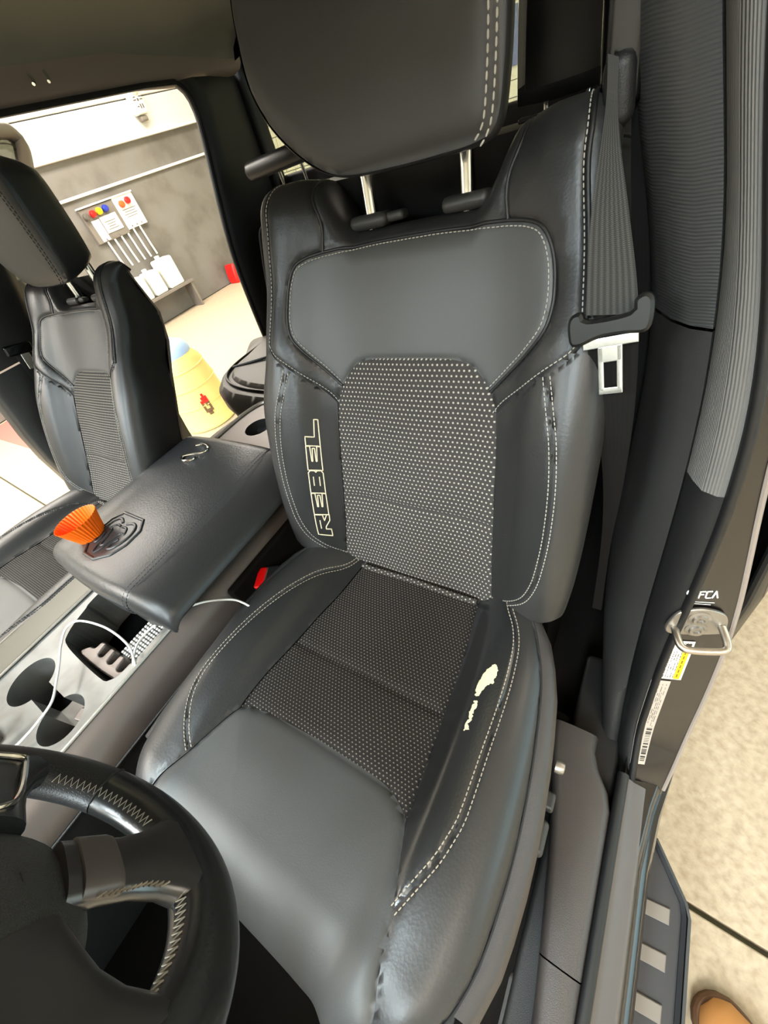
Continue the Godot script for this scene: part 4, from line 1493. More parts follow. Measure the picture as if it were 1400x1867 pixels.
func labels(pf: Node3D) -> void:
	for k in 2:
		var m := mat("label_%d" % k, Color.WHITE, .35)
		m.albedo_texture = print_tex(11 + k, k)
	patch(pf, "tyre_label", .02, .50, .921, .831, M.label_0, .0012, "white printed label with a yellow strip")
	patch(pf, "identity_label", -.02, .34, .826, .652, M.label_1, .0012, "grey printed label with a barcode")
	# printed lettering and the emblem beside it
	var g := Geo.new()
	var strokes := [[.0, 0, 0, 0, 1], [.0, 0, 1, 1, 1], [.0, 0, .55, .8, .55], [1.25, 1, 0, .15, 0], [1.25, .15, 0, 0, .15], [1.25, 0, .15, 0, .85], [1.25, 0, .85, .15, 1], [1.25, .15, 1, 1, 1], [2.5, 0, 0, .5, 1], [2.5, .5, 1, 1, 0]]
	for s in strokes:
		var a := Vector2(.235 + (s[0] + s[1]) * .105, 1.018 + s[2] * .013)
		var b := Vector2(.235 + (s[0] + s[3]) * .105, 1.018 + s[4] * .013)
		g.tube(PackedVector3Array([flange_out(a.x, a.y, .001), flange_out(b.x, b.y, .001)]), .0011, 6)
	for q in [[.0, .58, 1.007], [.08, .52, 1.003]]:
		g.tube(PackedVector3Array([flange_out(q[0], q[2] + .004, .0006), flange_out(q[1], q[2], .0006)]), .0005, 5)
	var oval := PackedVector3Array()
	for i in 20:
		var a := TAU * i / 20.0
		oval.push_back(flange_out(.06 + cos(a) * .085, 1.030 + sin(a) * .0055, .001))
	g.tube(oval, .0013, 6, true)
	put("lettering", g.mesh(80), M.white_plastic, pf, Transform3D(), "white printed lettering above the striker")
	# striker: plate with bolts and a bent bar
	var o := flange_out(.36, .965, .003)
	var ex := (flange_out(.8, .965, .003) - flange_out(0, .965, .003)).normalized()
	var ey := (flange_out(.36, 1.0, .003) - flange_out(.36, .93, .003)).normalized()
	var ez := ex.cross(ey).normalized()
	ey = ez.cross(ex)
	var fr := Transform3D(Basis(ex, ey, ez), o)
	g = Geo.new()
	g.slab(smooth(V2([-.033, -.018, .032, -.018, .036, -.002, .030, .022, .010, .034, -.012, .034, -.030, .022]), .006, true), .004, .001, fr)
	var st := put("door_striker", g.mesh(), M.brushed, pf, Transform3D(), "grey metal striker plate with a bright bent bar")
	g = Geo.new()
	g.tube(smooth3(V3([-.026, -.006, .003, -.027, -.010, .020, -.024, -.014, .031, -.012, -.016, .034, .018, -.016, .034, .028, -.014, .031, .030, -.008, .020, .030, -.002, .003]), .004), .0052, 12)
	var bar := Geo.new()
	for i in g.v.size():
		bar.v.push_back(fr * g.v[i])
		bar.uv.push_back(g.uv[i])
	put("striker_bar", bar.mesh(70), M.steel, st)
	for q in [Vector3(.0, .016, .003), Vector3(.0, -.008, .003)]:
		g = Geo.new()
		g.lathe(V2([.014, 0, .014, .002, .010, .003, .009, .006, .005, .006, .004, .003, .001, .003]), 16, fr * Transform3D(Basis(Vector3.RIGHT, PI / 2), q))
		put("bolt", g.mesh(), M.brushed, st)

# ---------------------------------------------------------------- running board
func running_board() -> void:
	var t := thing("running_board", "black steel running board with raised step pads beside the sill", "running board", Vector3(.20, .45, .1))
	var g := Geo.new()
	var at := Transform3D(Basis(Vector3.RIGHT, -PI / 2), Vector3(0, .44, 0))
	g.slab(V2([.15, -.9, .243, -.9, .243, .105, .236, .125, .185, .20, .15, .22]), .012, .004, at)
	put("deck_plate", g.mesh(30), M.board, t, Transform3D(Basis(), -t.position))
	g = Geo.new()
	g.slab(V2([.236, -.9, .250, -.9, .250, .108, .243, .130, .190, .205, .176, .205, .232, .125, .236, .105]), .022, .006, at)
	put("outer_rim", g.mesh(30), M.board, t, Transform3D(Basis(), -t.position))
	for z in [-.095, -.03, .035, .10, .165, .23]:
		g = Geo.new()
		g.slab(V2([.168, -z - .017, .219, -z - .012, .219, -z + .012, .168, -z + .006]), .005, .0015, at * Transform3D(Basis(), Vector3(0, 0, .0118)))
		put("step_pad", g.mesh(), M.grey_metal, t, Transform3D(Basis(), -t.position))
	for z in [-.05, .5]:
		put("bracket", box_mesh(Vector3(.12, .44, z), Vector3(.12, .03, .05), .006), M.plastic_dark, t, Transform3D(Basis(), -t.position))

# ---------------------------------------------------------------- centre console
const LID_X := [0.0, .02, .04, .12, .22, .345, .40, .44, .47, .50, .53]
func lid_at(p: float, q: float) -> Vector3:
	var xs := PackedFloat64Array([0.0, .02, .04, .12, .22, .345, .40, .44, .47, .50, .53])
	var ux := PackedFloat64Array([-1.050, -1.046, -1.034, -.955, -.855, -.705, -.650, -.622, -.608, -.601, -.600])
	var uy := PackedFloat64Array([1.080, 1.100, 1.113, 1.122, 1.125, 1.120, 1.111, 1.099, 1.088, 1.074, 1.060])
	var x := herm(xs, ux, p)
	var y := herm(xs, uy, p)
	var mid := -.85
	x = mid + (x - mid) * (1.0 - .03 * sm(-.25, -.45, q))
	var T := -.062
	var R := .03
	var z := q
	if q > T:
		var th := minf((q - T) / R, 1.75)
		z = T + R * sin(th)
		y -= R * (1.0 - cos(th))
		y -= maxf(0.0, q - T - 1.75 * R)
	var Tb := -.43
	if q < Tb:
		var th := minf((Tb - q) / R, 1.75)
		z = Tb - R * sin(th)
		y -= R * (1.0 - cos(th))
	# the front edge bows towards the driver's feet in the middle of the lid
	z += .014 * sin(clampf((x + 1.05) / .45, 0, 1) * PI) * sm(-.3, -.06, q)
	return Vector3(x, y, z)

func console() -> void:
	var t := thing("center_console", "centre console between the front seats with padded lid, bin and cup holders", "console", Vector3(-.87, .58, 0))
	var W := Transform3D(Basis(), -t.position)
	var g := Geo.new()
	# flanks
	var rings := []
	for z in [.60, .30, .10, -.10, -.30, -.46, -.62]:
		rings.push_back(V3([-.692, 1.0, z, -.680, .994, z, -.662, .970, z, -.652, .945, z, -.650, .925, z]))
	g.loft(rings, false)
	put("side_trim", g.mesh(50), M.console_trim, t, W)
	g = Geo.new()
	rings = []
	for z in [.60, .0, -.62]:
		rings.push_back(V3([-.650, .923, z, -.655, .90, z, -.66, .60, z]))
	g.loft(rings, false)
	put("side_panel", g.mesh(50), M.plastic_dark, t, W)
	g = Geo.new()
	rings = []
	for z in [.60, .0, -.62]:
		rings.push_back(V3([-.992, 1.0, z, -1.0, 1.003, z, -1.075, 1.004, z, -1.085, 1.001, z, -1.088, .998, z, -1.085, .994, z, -1.01, .985, z, -1.0, .97, z, -1.0, .60, z]))
	g.loft(rings, false, false, false, true)
	put("side_trim", g.mesh(50), M.console_olive, t, W)
	# bright edge lines
	for q in [[-.692, 1.0015, .0034, .60, -.62], [-.990, 1.0015, .003, .60, -.10], [-1.088, 1.0, .0028, .60, -.10], [-.648, .926, .002, .6, -.3]]:
		g = Geo.new()
		g.tube(PackedVector3Array([Vector3(q[0], q[1], q[3]), Vector3(q[0], q[1], q[4])]), q[2], 8)
		put("edge_line", g.mesh(), M.brushed if q[2] > .0025 else M.plastic, t, W)
	# deck with cup holders and the open bin
	var csg := CSGCombiner3D.new()
	csg.name = "deck"
	csg.material_override = M.console_deck
	var base := CSGBox3D.new()
	base.size = Vector3(.298, .10, 1.06)
	base.position = Vector3(-.841, .948, .07)
	base.material = M.console_deck
	csg.add_child(base)
	for q in [[-.904, .166, .047], [-.757, .172, .043]]:
		var cy := CSGCylinder3D.new()
		cy.radius = q[2]
		cy.height = .2
		cy.sides = 40
		cy.operation = CSGShape3D.OPERATION_SUBTRACTION
		cy.position = Vector3(q[0], 1.0, q[1])
		cy.material = M.under
		csg.add_child(cy)
	var link := CSGBox3D.new()
	link.size = Vector3(.10, .14, .036)
	link.position = Vector3(-.832, 1.0, .166)
	link.operation = CSGShape3D.OPERATION_SUBTRACTION
	link.material = M.under
	csg.add_child(link)
	var bin := CSGPolygon3D.new()
	bin.polygon = smooth(V2([-.965, .46, -.965, .05, -.955, -.02, -.935, -.07, -.900, -.088, -.76, -.093, -.728, -.085, -.714, -.05, -.712, .05, -.712, .46]), .012, true)
	bin.depth = .2
	bin.operation = CSGShape3D.OPERATION_SUBTRACTION
	bin.transform = Transform3D(Basis(Vector3.RIGHT, -PI / 2), Vector3(0, 1.08, 0))
	bin.material = M.bin_dark
	csg.add_child(bin)
	t.add_child(csg)
	csg.transform = W
	put("bin_liner", box_mesh(Vector3(-.84, .875, -.12), Vector3(.30, .04, .50), .004), M.under, t, W)
	for q in [[-.906, .168], [-.757, .172]]:
		g = Geo.new()
		g.lathe(V2([.001, .004, .015, .004, .020, .0, .041, .0, .042, -.02, .001, -.02]), 30, Transform3D(Basis(), Vector3(q[0], .902, q[1])))
		put("cup_base", g.mesh(), M.bin_dark, t, W)
	g = Geo.new()
	g.rbox(Transform3D(Basis(Vector3.UP, .25), Vector3(-.738, .955, .150)), Vector3(.040, .05, .022), .003)
	put("holder_block", g.mesh(), M.console_trim, t, W)
	# pen slots in front of the bin
	g = Geo.new()
	var comb := V2([-.868, .086, -.722, .080, -.722, .048, -.735, .046, -.738, .066, -.752, .067, -.756, .047, -.772, .046, -.775, .066, -.789, .067, -.793, .047, -.809, .046, -.812, .066, -.826, .067, -.830, .047, -.846, .047, -.850, .062, -.866, .066])
	var cc := PackedVector2Array()
	for p in comb:
		cc.push_back(Vector2(p.x, -p.y))
	g.slab(smooth(cc, .005, true), .03, .003, Transform3D(Basis(Vector3.RIGHT, -PI / 2), Vector3(0, .955, 0)))
	put("pen_slots", g.mesh(50), M.console_trim, t, W)
	# ribbed mat inside the bin, its little pads in one piece
	g = Geo.new()
	g.rbox(Transform3D(Basis(Vector3.FORWARD, .12), Vector3(-.758, .962, -.03)), Vector3(.082, .006, .15), .002)
	var mt := put("bin_mat", g.mesh(), M.plastic_dark, t, W)
	g = Geo.new()
	for i in 11:
		for j in 20:
			g.rbox(Transform3D(Basis(Vector3.FORWARD, .12), Vector3(-.758, .962, -.03)) * Transform3D(Basis(), Vector3(-.036 + i * .0072, .0035, -.070 + j * .0074)), Vector3(.0048, .003, .0048), .001, 1)
	stuff(put("mat_pads", g.mesh(), M.white_plastic, mt))
	# lid
	var front := -.062 + .06
	var left := PackedVector2Array()
	var o := smooth(V2([.0, -.42, .0, -.09, .004, -.045, .02, -.020, .04, -.006, .12, -.002, .345, -.002, .345, -.46, .03, -.46, .01, -.45]), .012)
	var top := put("lid", sew(o, lid_at, -1, .0075, .003, .010, .002, .05), M.leather_lid, t, W, "padded console lid with an embossed emblem")
	var o2 := smooth(V2([.345, -.46, .345, -.002, .42, -.002, .455, -.006, .475, -.014, .495, -.03, .505, -.07, .505, -.42, .49, -.46]), .012)
	put("lid_side", sew(o2, lid_at, -1, .0075, .003, .010), M.leather, t, W)
	var sl := smooth(V2([.345, -.455, .345, -.004]), .01)
	g = Geo.new()
	thread(g, lay(sl, lid_at, -1, .0004, .0045), .0045, .0018, .0008)
	thread(g, lay(sl, lid_at, -1, .0004, -.0045), .0045, .0018, .0008)
	stuff(put("stitching", g.mesh(80), M.thread_dark, top))
	put("lid_base", box_mesh(Vector3(-.85, 1.05, -.255), Vector3(.38, .06, .35), .025), M.plastic_dark, t, W)
	put("lid_hinge", box_mesh(Vector3(-.84, 1.02, -.46), Vector3(.40, .08, .06), .03), M.plastic, t, W)
	emblem(top)
	# rear tray with two more cup holders
	var rt := CSGCombiner3D.new()
	rt.name = "rear_tray"
	var rb := CSGPolygon3D.new()
	rb.polygon = smooth(V2([-1.06, .47, -.66, .47, -.66, .70, -.70, .735, -.98, .735, -1.05, .69]), .02, true)
	rb.depth = .07
	rb.transform = Transform3D(Basis(Vector3.RIGHT, -PI / 2), Vector3(0, 1.04, 0))
	rb.material = M.console_trim
	rt.add_child(rb)
	for x in [-.945, -.815]:
		var cy := CSGCylinder3D.new()
		cy.radius = .042
		cy.height = .2
		cy.sides = 36
		cy.operation = CSGShape3D.OPERATION_SUBTRACTION
		cy.position = Vector3(x, 1.08, -.60)
		cy.material = M.plastic_dark
		rt.add_child(cy)
	t.add_child(rt)
	rt.transform = W
	g = Geo.new()
	g.tube(smooth3(V3([-1.06, 1.042, -.50, -1.05, 1.042, -.67, -.98, 1.042, -.732, -.70, 1.042, -.732, -.665, 1.042, -.70]), .02), .006, 8)
	put("tray_rim", g.mesh(), M.brushed, t, W)
	put("rear_face", box_mesh(Vector3(-.86, .80, -.64), Vector3(.36, .44, .06), .02), M.plastic_dark, t, W)
	# shifter bracket at the front
	g = Geo.new()
	g.tube(smooth3(V3([-.90, 1.0, .30, -.89, 1.028, .245, -.865, 1.034, .228, -.845, 1.03, .238, -.835, 1.01, .275, -.84, 1.0, .30]), .006), .006, 10)
	put("front_bracket", g.mesh(), M.brushed, t, W)
	put("front_tray", box_mesh(Vector3(-.87, 1.0, .275), Vector3(.06, .012, .06), .004), M.console_trim, t, W)
	# small hook of bent wire on the lid
	g = Geo.new()
	g.tube(smooth3(V3([-.884, 1.129, -.367, -.886, 1.129, -.356, -.905, 1.129, -.348, -.922, 1.129, -.352, -.927, 1.129, -.362, -.905, 1.129, -.374, -.880, 1.129, -.384, -.873, 1.129, -.396, -.884, 1.129, -.406, -.908, 1.129, -.411, -.926, 1.129, -.404]), .004), .0028, 8)
	tag(put("wire_hook", g.mesh(), M.chrome), "small S shaped chrome hook lying on the console lid", "hook")
	# fluted silicone cup lying on its side
	var c := thing("baking_cup", "small orange fluted silicone cup standing on the front corner of the console lid", "cup", Vector3(-.934, 1.1235, -.1035))
	var cf := Transform3D(Basis(Vector3.FORWARD, -.06), Vector3.ZERO)
	g = Geo.new()
	rings = []
	for q in [[.0, .001, 0.0], [.0, .023, .0], [.002, .0275, .3], [.026, .0350, 1.0], [.047, .0425, 1.0], [.0485, .0433, 1.0], [.0475, .0417, 1.0], [.026, .0337, 1.0], [.004, .026, .3], [.003, .001, 0]]:
		var ring := PackedVector3Array()
		for k in 144:
			var a := TAU * k / 144.0
			var rr: float = q[1] + .0011 * q[2] * sin(a * 36.0)
			ring.push_back(cf * Vector3(cos(a) * rr, q[0], -sin(a) * rr))
		rings.push_back(ring)
	g.loft(rings)
	put("fluted_body", g.mesh(45), M.silicone_orange, c)
	# white charging cable
	g = Geo.new()
	var path := smooth3(V3([-.525, .985, -.142, -.548, .998, -.139, -.583, 1.0, -.140, -.616, 1.0, -.135, -.668, 1.003, -.107, -.704, 1.006, -.067, -.738, 1.0, -.021, -.737, 1.0, .0135, -.711, 1.0, .042, -.705, .985, .050, -.704, 1.004, .040, -.735, 1.018, .024, -.800, 1.034, .022, -.868, 1.042, .038, -.885, 1.040, .061, -.866, 1.032, .089, -.838, 1.028, .109, -.806, 1.024, .134, -.780, 1.020, .159, -.775, 1.016, .191, -.778, 1.012, .217, -.786, 1.008, .246, -.80, 1.004, .29, -.84, 1.002, .36]), .006)
	g.tube(path, .0022, 8)
	tag(put("charging_cable", g.mesh(80), M.cable_white), "thin white cable looping over the bin and cup holders", "cable")
	# seat belt buckle between the console and the driver's seat
	var b := thing("belt_buckle", "black seat belt buckle with red release button beside the console", "buckle", Vector3(-.630, .868, -.222))
	var bf := Transform3D(Basis(Vector3.UP, .42) * Basis(Vector3.BACK, .0) * Basis(Vector3.RIGHT, .12), Vector3(0, .055, 0))
	g = Geo.new()
	g.rbox(bf * Transform3D(Basis(), Vector3(.010, -.02, 0)), Vector3(.052, .10, .062), .008)
	put("housing", g.mesh(), M.plastic_dark, b)
	g = Geo.new()
	g.rbox(bf * Transform3D(Basis(), Vector3(-.006, .030, .001)), Vector3(.022, .010, .050), .004)
	put("release_button", g.mesh(), M.red_button, b, Transform3D(), "red release button")
	g = Geo.new()
	g.rbox(bf * Transform3D(Basis(), Vector3(.006, .0305, .001)), Vector3(.003, .006, .048), .001)
	put("slot_edge", g.mesh(), M.brushed, b)
	g = Geo.new()
	g.rbox(bf * Transform3D(Basis(), Vector3(.012, -.12, 0)), Vector3(.03, .14, .03), .006)
	put("stalk", g.mesh(), M.plastic_dark, b)
	# dark carpeted flank between console and seat
	put("carpet_flank", box_mesh(Vector3(-.656, .80, -.30), Vector3(.02, .36, .30), .008), M.carpet, t, W)

func emblem(top: Node3D) -> void:
	var cx := -.858
	var cz := -.130
	var L := func(pts: PackedVector2Array) -> PackedVector3Array:
		var out := PackedVector3Array()
		for p in pts:
			# p.x to the right for someone seated behind the lid, p.y towards the rear
			var x := cx - p.x
			var z := cz - p.y
			var pp := (x + 1.034) / .33 * .305 + .04
			out.push_back(lid_at(pp, z) + Vector3(0, .0022, 0))
		return out
	var g := Geo.new()
	var shield := V2([-.040, .050, .040, .050, .060, .028, .062, -.005, .050, -.034, .022, -.054, -.022, -.054, -.050, -.034, -.062, -.005, -.060, .028])
	var d := PackedVector2Array()
	for i in shield.size():
		for j in 6:
			d.push_back(shield[i].lerp(shield[(i + 1) % shield.size()], j / 6.0))
	g.tube(L.call(d), .0035, 8, true, .7)
	put("emblem_rim", g.mesh(80), M.leather_lid, top)
	g = Geo.new()
	# horned head in relief: two curling horns, brow and muzzle
	for s in [1, -1]:
		g.tube(L.call(smooth(V2([.008 * s, .030, .028 * s, .036, .044 * s, .026, .048 * s, .004, .040 * s, -.018, .028 * s, -.026, .024 * s, -.014, .030 * s, -.002]), .004)), .0036, 7, false, .7)
		g.tube(L.call(smooth(V2([.004 * s, .022, .020 * s, .022, .030 * s, .010, .018 * s, .008, .012 * s, -.010, .010 * s, -.030, .003 * s, -.044]), .004)), .0030, 7, false, .7)
	g.tube(L.call(smooth(V2([-.010, -.004, -.004, -.024, .004, -.024, .010, -.004]), .004)), .0028, 7, false, .7)
	put("emblem_relief", g.mesh(80), M.leather_lid, top)

# ---------------------------------------------------------------- steering wheel
func steering_wheel() -> void:
	var c := Vector3(-.313, 1.307, .187)
	var n := Vector3(0, sin(deg_to_rad(21.5)), -cos(deg_to_rad(21.5)))
	var ey := Vector3(0, cos(deg_to_rad(21.5)), sin(deg_to_rad(21.5)))
	var t := thing("steering_wheel", "black leather steering wheel with tan cross stitching, turned off centre", "steering wheel", c)
	# local frame: x to the driver's left, y up the wheel, z towards the driver
	var F := Transform3D(Basis(Vector3(1, 0, 0), ey, n), Vector3.ZERO)
	F.basis.x = -F.basis.x if false else F.basis.x
	var R := .1685
	var arc := func(a0, a1, fat) -> ArrayMesh:
		var g := Geo.new()
		var rings := []
		var m := int(absf(a1 - a0) / 4.0)
		for i in m + 1:
			var a := deg_to_rad(lerpf(a0, a1, float(i) / m))
			var ring := PackedVector3Array()
			for k in 20:
				var b := TAU * k / 20.0
				var rr: float = R + cos(b) * (.0268 + fat)
				ring.push_back(F * Vector3(cos(a) * rr, sin(a) * rr, sin(b) * (.0185 + fat)))
			rings.push_back(ring)
		g.loft(rings)
		return g.mesh(70)
	put("rim_perforated", arc.call(-160.0, -119.5, .0), M.leather_wheel_perf, t, Transform3D(), "perforated leather part of the rim")
	put("rim_leather", arc.call(-119.0, 60.0, .0), M.leather_wheel, t)
	put("rim_perforated", arc.call(60.5, 200.0, .0), M.leather_wheel_perf, t)
	# thumb rests and spokes
	for q in [[-74.0, .034, .056, "spoke"], [-8.0, .040, .064, "spoke"], [105.0, .034, .056, "leather_wheel"], [-158.0, .040, .054, "leather_wheel"]]:
		var a := deg_to_rad(q[0])
		var ex2 := Vector3(cos(a), sin(a), 0)
		var ey2 := Vector3(-sin(a), cos(a), 0)
		var g := Geo.new()
		var rings := []
		for s in [[.06, .9, .010, .012], [.085, .85, .010, .011], [.105, .86, .009, .010], [.125, 1.0, .008, .011], [.142, 1.3, .006, .014], [.158, 1.75, .002, .017]]:
			var ring := PackedVector3Array()
			var w: float = q[1] * s[1]
			for k in 20:
				var b := TAU * k / 20.0
				var cx := signf(cos(b)) * pow(absf(cos(b)), .6)
				var sx := signf(sin(b)) * pow(absf(sin(b)), .8)
				ring.push_back(F * (ex2 * s[0] + ey2 * (cx * w) + Vector3(0, 0, s[2] + sx * s[3])))
			rings.push_back(ring)
		g.loft(rings, true, true, true)
		put("spoke", g.mesh(60), M[q[3]], t)
		if q[0] != -74.0:
			continue
		g = Geo.new()
		rings = []
		for s in [[.070, .80, .013, .011], [.093, .80, .0125, .0105], [.098, .78, .012, .009]]:
			var ring := PackedVector3Array()
			var w: float = q[1] * s[1] * 1.08
			for k in 20:
				var b := TAU * k / 20.0
				var cx := signf(cos(b)) * pow(absf(cos(b)), .6)
				var sx := signf(sin(b)) * pow(absf(sin(b)), .8)
				ring.push_back(F * (ex2 * s[0] + ey2 * (cx * w) + Vector3(0, 0, s[2] + sx * s[3])))
			rings.push_back(ring)
		g.loft(rings, true, true, true)
		put("spoke_cap", g.mesh(60), M.console_trim, t)
	# bright frame on the lower spoke
	var a6 := deg_to_rad(-157.0)
	var sp := F * Transform3D(Basis(Vector3(cos(a6), sin(a6), 0), Vector3(-sin(a6), cos(a6), 0), Vector3(0, 0, 1)), Vector3.ZERO)
	var g := Geo.new()
	var fr := smooth(V2([.075, -.020, .135, -.024, .148, -.018, .148, .018, .135, .024, .075, .020]), .01, true)
	var fp := PackedVector3Array()
	for p in fr:
		fp.push_back(sp * Vector3(p.x, p.y, .022))
	g.tube(fp, .0026, 8, true)
	put("spoke_frame", g.mesh(), M.chrome, t)
	# hub
	g = Geo.new()
	var rings := []
	for q in [[.080, -.04], [.086, -.02], [.086, -.008], [.083, .002], [.075, .009], [.060, .0165], [.040, .022], [.02, .0245], [.001, .025]]:
		var ring := PackedVector3Array()
		for k in 48:
			var a := TAU * k / 48.0
			var rr: float = q[0] * (1.0 + .05 * cos(3.0 * (a - deg_to_rad(105))))
			ring.push_back(F * Vector3(.016 + cos(a) * rr, .004 + sin(a) * rr, q[1]))
		rings.push_back(ring)
	g.loft(rings)
	put("hub_cover", g.mesh(60), M.hub, t)
	# embossed mark on the hub
	g = Geo.new()
	for i in 4:
		var o := Vector3(.018 + .004 * i, -.030 + .011 * i, .0225)
		g.tube(PackedVector3Array([F * (o + Vector3(-.004, .001, 0)), F * (o + Vector3(.006, .002, 0))]), .0012, 6)
		g.tube(PackedVector3Array([F * (o + Vector3(-.004, .001, 0)), F * (o + Vector3(-.002, .006, 0))]), .0012, 6)
	put("hub_mark", g.mesh(), M.plastic, t)
	# cross stitching along the inside of the rim
	var st := Geo.new()
	for arc2 in [[-136.0, -93.0], [-59.0, -25.0]]:
		var m := int((arc2[1] - arc2[0]) / 1.15)
		var zig := PackedVector3Array()
		for i in m + 1:
			var a := deg_to_rad(lerpf(arc2[0], arc2[1], float(i) / m))
			var b := deg_to_rad(138.0 if i % 2 else 157.0)
			var rr: float = R + cos(b) * .0276
			zig.push_back(F * Vector3(cos(a) * rr, sin(a) * rr, sin(b) * .0196))
		st.tube(zig, .00062, 5)
	var zz := PackedVector3Array()
	var el := smooth(V2([.052, -.068, .057, -.085, .060, -.100, .068, -.112]), .0022)
	for i in el.size():
		zz.push_back(F * Vector3(el[i].x + (.003 if i % 2 else -.001), el[i].y, .014 + (.006 if i % 2 else 0.0)))
	st.tube(zz, .0007, 5)
	stuff(put("cross_stitching", st.mesh(80), M.thread_tan, t, Transform3D(), "tan cross stitching"))
	# seam where smooth leather starts
	g = Geo.new()
	var sp2 := PackedVector3Array()
	for k in 16:
		var b := deg_to_rad(-20 + 200.0 * k / 15.0)
		var a := deg_to_rad(-119.2)
		var rr := R + cos(b) * .0272
		sp2.push_back(F * Vector3(cos(a) * rr, sin(a) * rr, sin(b) * .0188))
	g.tube(sp2, .0009, 6)
	put("rim_seam", g.mesh(), M.thread_dark, t)

# ---------------------------------------------------------------- belts
func ribbon(rows: Array, thick := .0013) -> ArrayMesh:
	var L := PackedVector3Array()
	var Rr := PackedVector3Array()
	for r in rows:
		L.push_back(Vector3(r[0], r[1], r[2]))
		Rr.push_back(Vector3(r[3], r[4], r[5]))
	L = resample(L, 40)
	Rr = resample(Rr, 40)
	var g := Geo.new()
	var len := 0.0
	for i in L.size() - 1:
		var l2 := len + L[i].distance_to(L[i + 1])
		var n := (Rr[i] - L[i]).cross(L[i + 1] - L[i]).normalized() * thick
		if n.z < 0:
			n = -n
		for s in [1, -1]:
			var a: Vector3 = L[i] + n * s
			var b: Vector3 = Rr[i] + n * s
			var c: Vector3 = Rr[i + 1] + n * s
			var d: Vector3 = L[i + 1] + n * s
			if s == 1:
				g.quad(a, d, c, b, Vector2(0, len), Vector2(0, l2), Vector2(.047, l2), Vector2(.047, len))
			else:
				g.quad(a, b, c, d, Vector2(0, len), Vector2(.047, len), Vector2(.047, l2), Vector2(0, l2))
		g.quad(L[i] + n, L[i] - n, L[i + 1] - n, L[i + 1] + n)
		g.quad(Rr[i] - n, Rr[i] + n, Rr[i + 1] + n, Rr[i + 1] - n)
		len = l2
	return g.mesh(50)

func resample(p: PackedVector3Array, n: int) -> PackedVector3Array:
	var d := smooth3(p, .004)
	var out := PackedVector3Array()
	for i in n + 1:
		var f := float(i) / n * (p.size() - 1)
		var k := mini(int(f), p.size() - 2)
		var a := p[maxi(k - 1, 0)] if k > 0 else p[0] * 2 - p[1]
		var b := p[mini(k + 2, p.size() - 1)] if k < p.size() - 2 else p[p.size() - 1] * 2 - p[p.size() - 2]
		out.push_back(p[k].cubic_interpolate(p[k + 1], a, b, f - k))
	return out

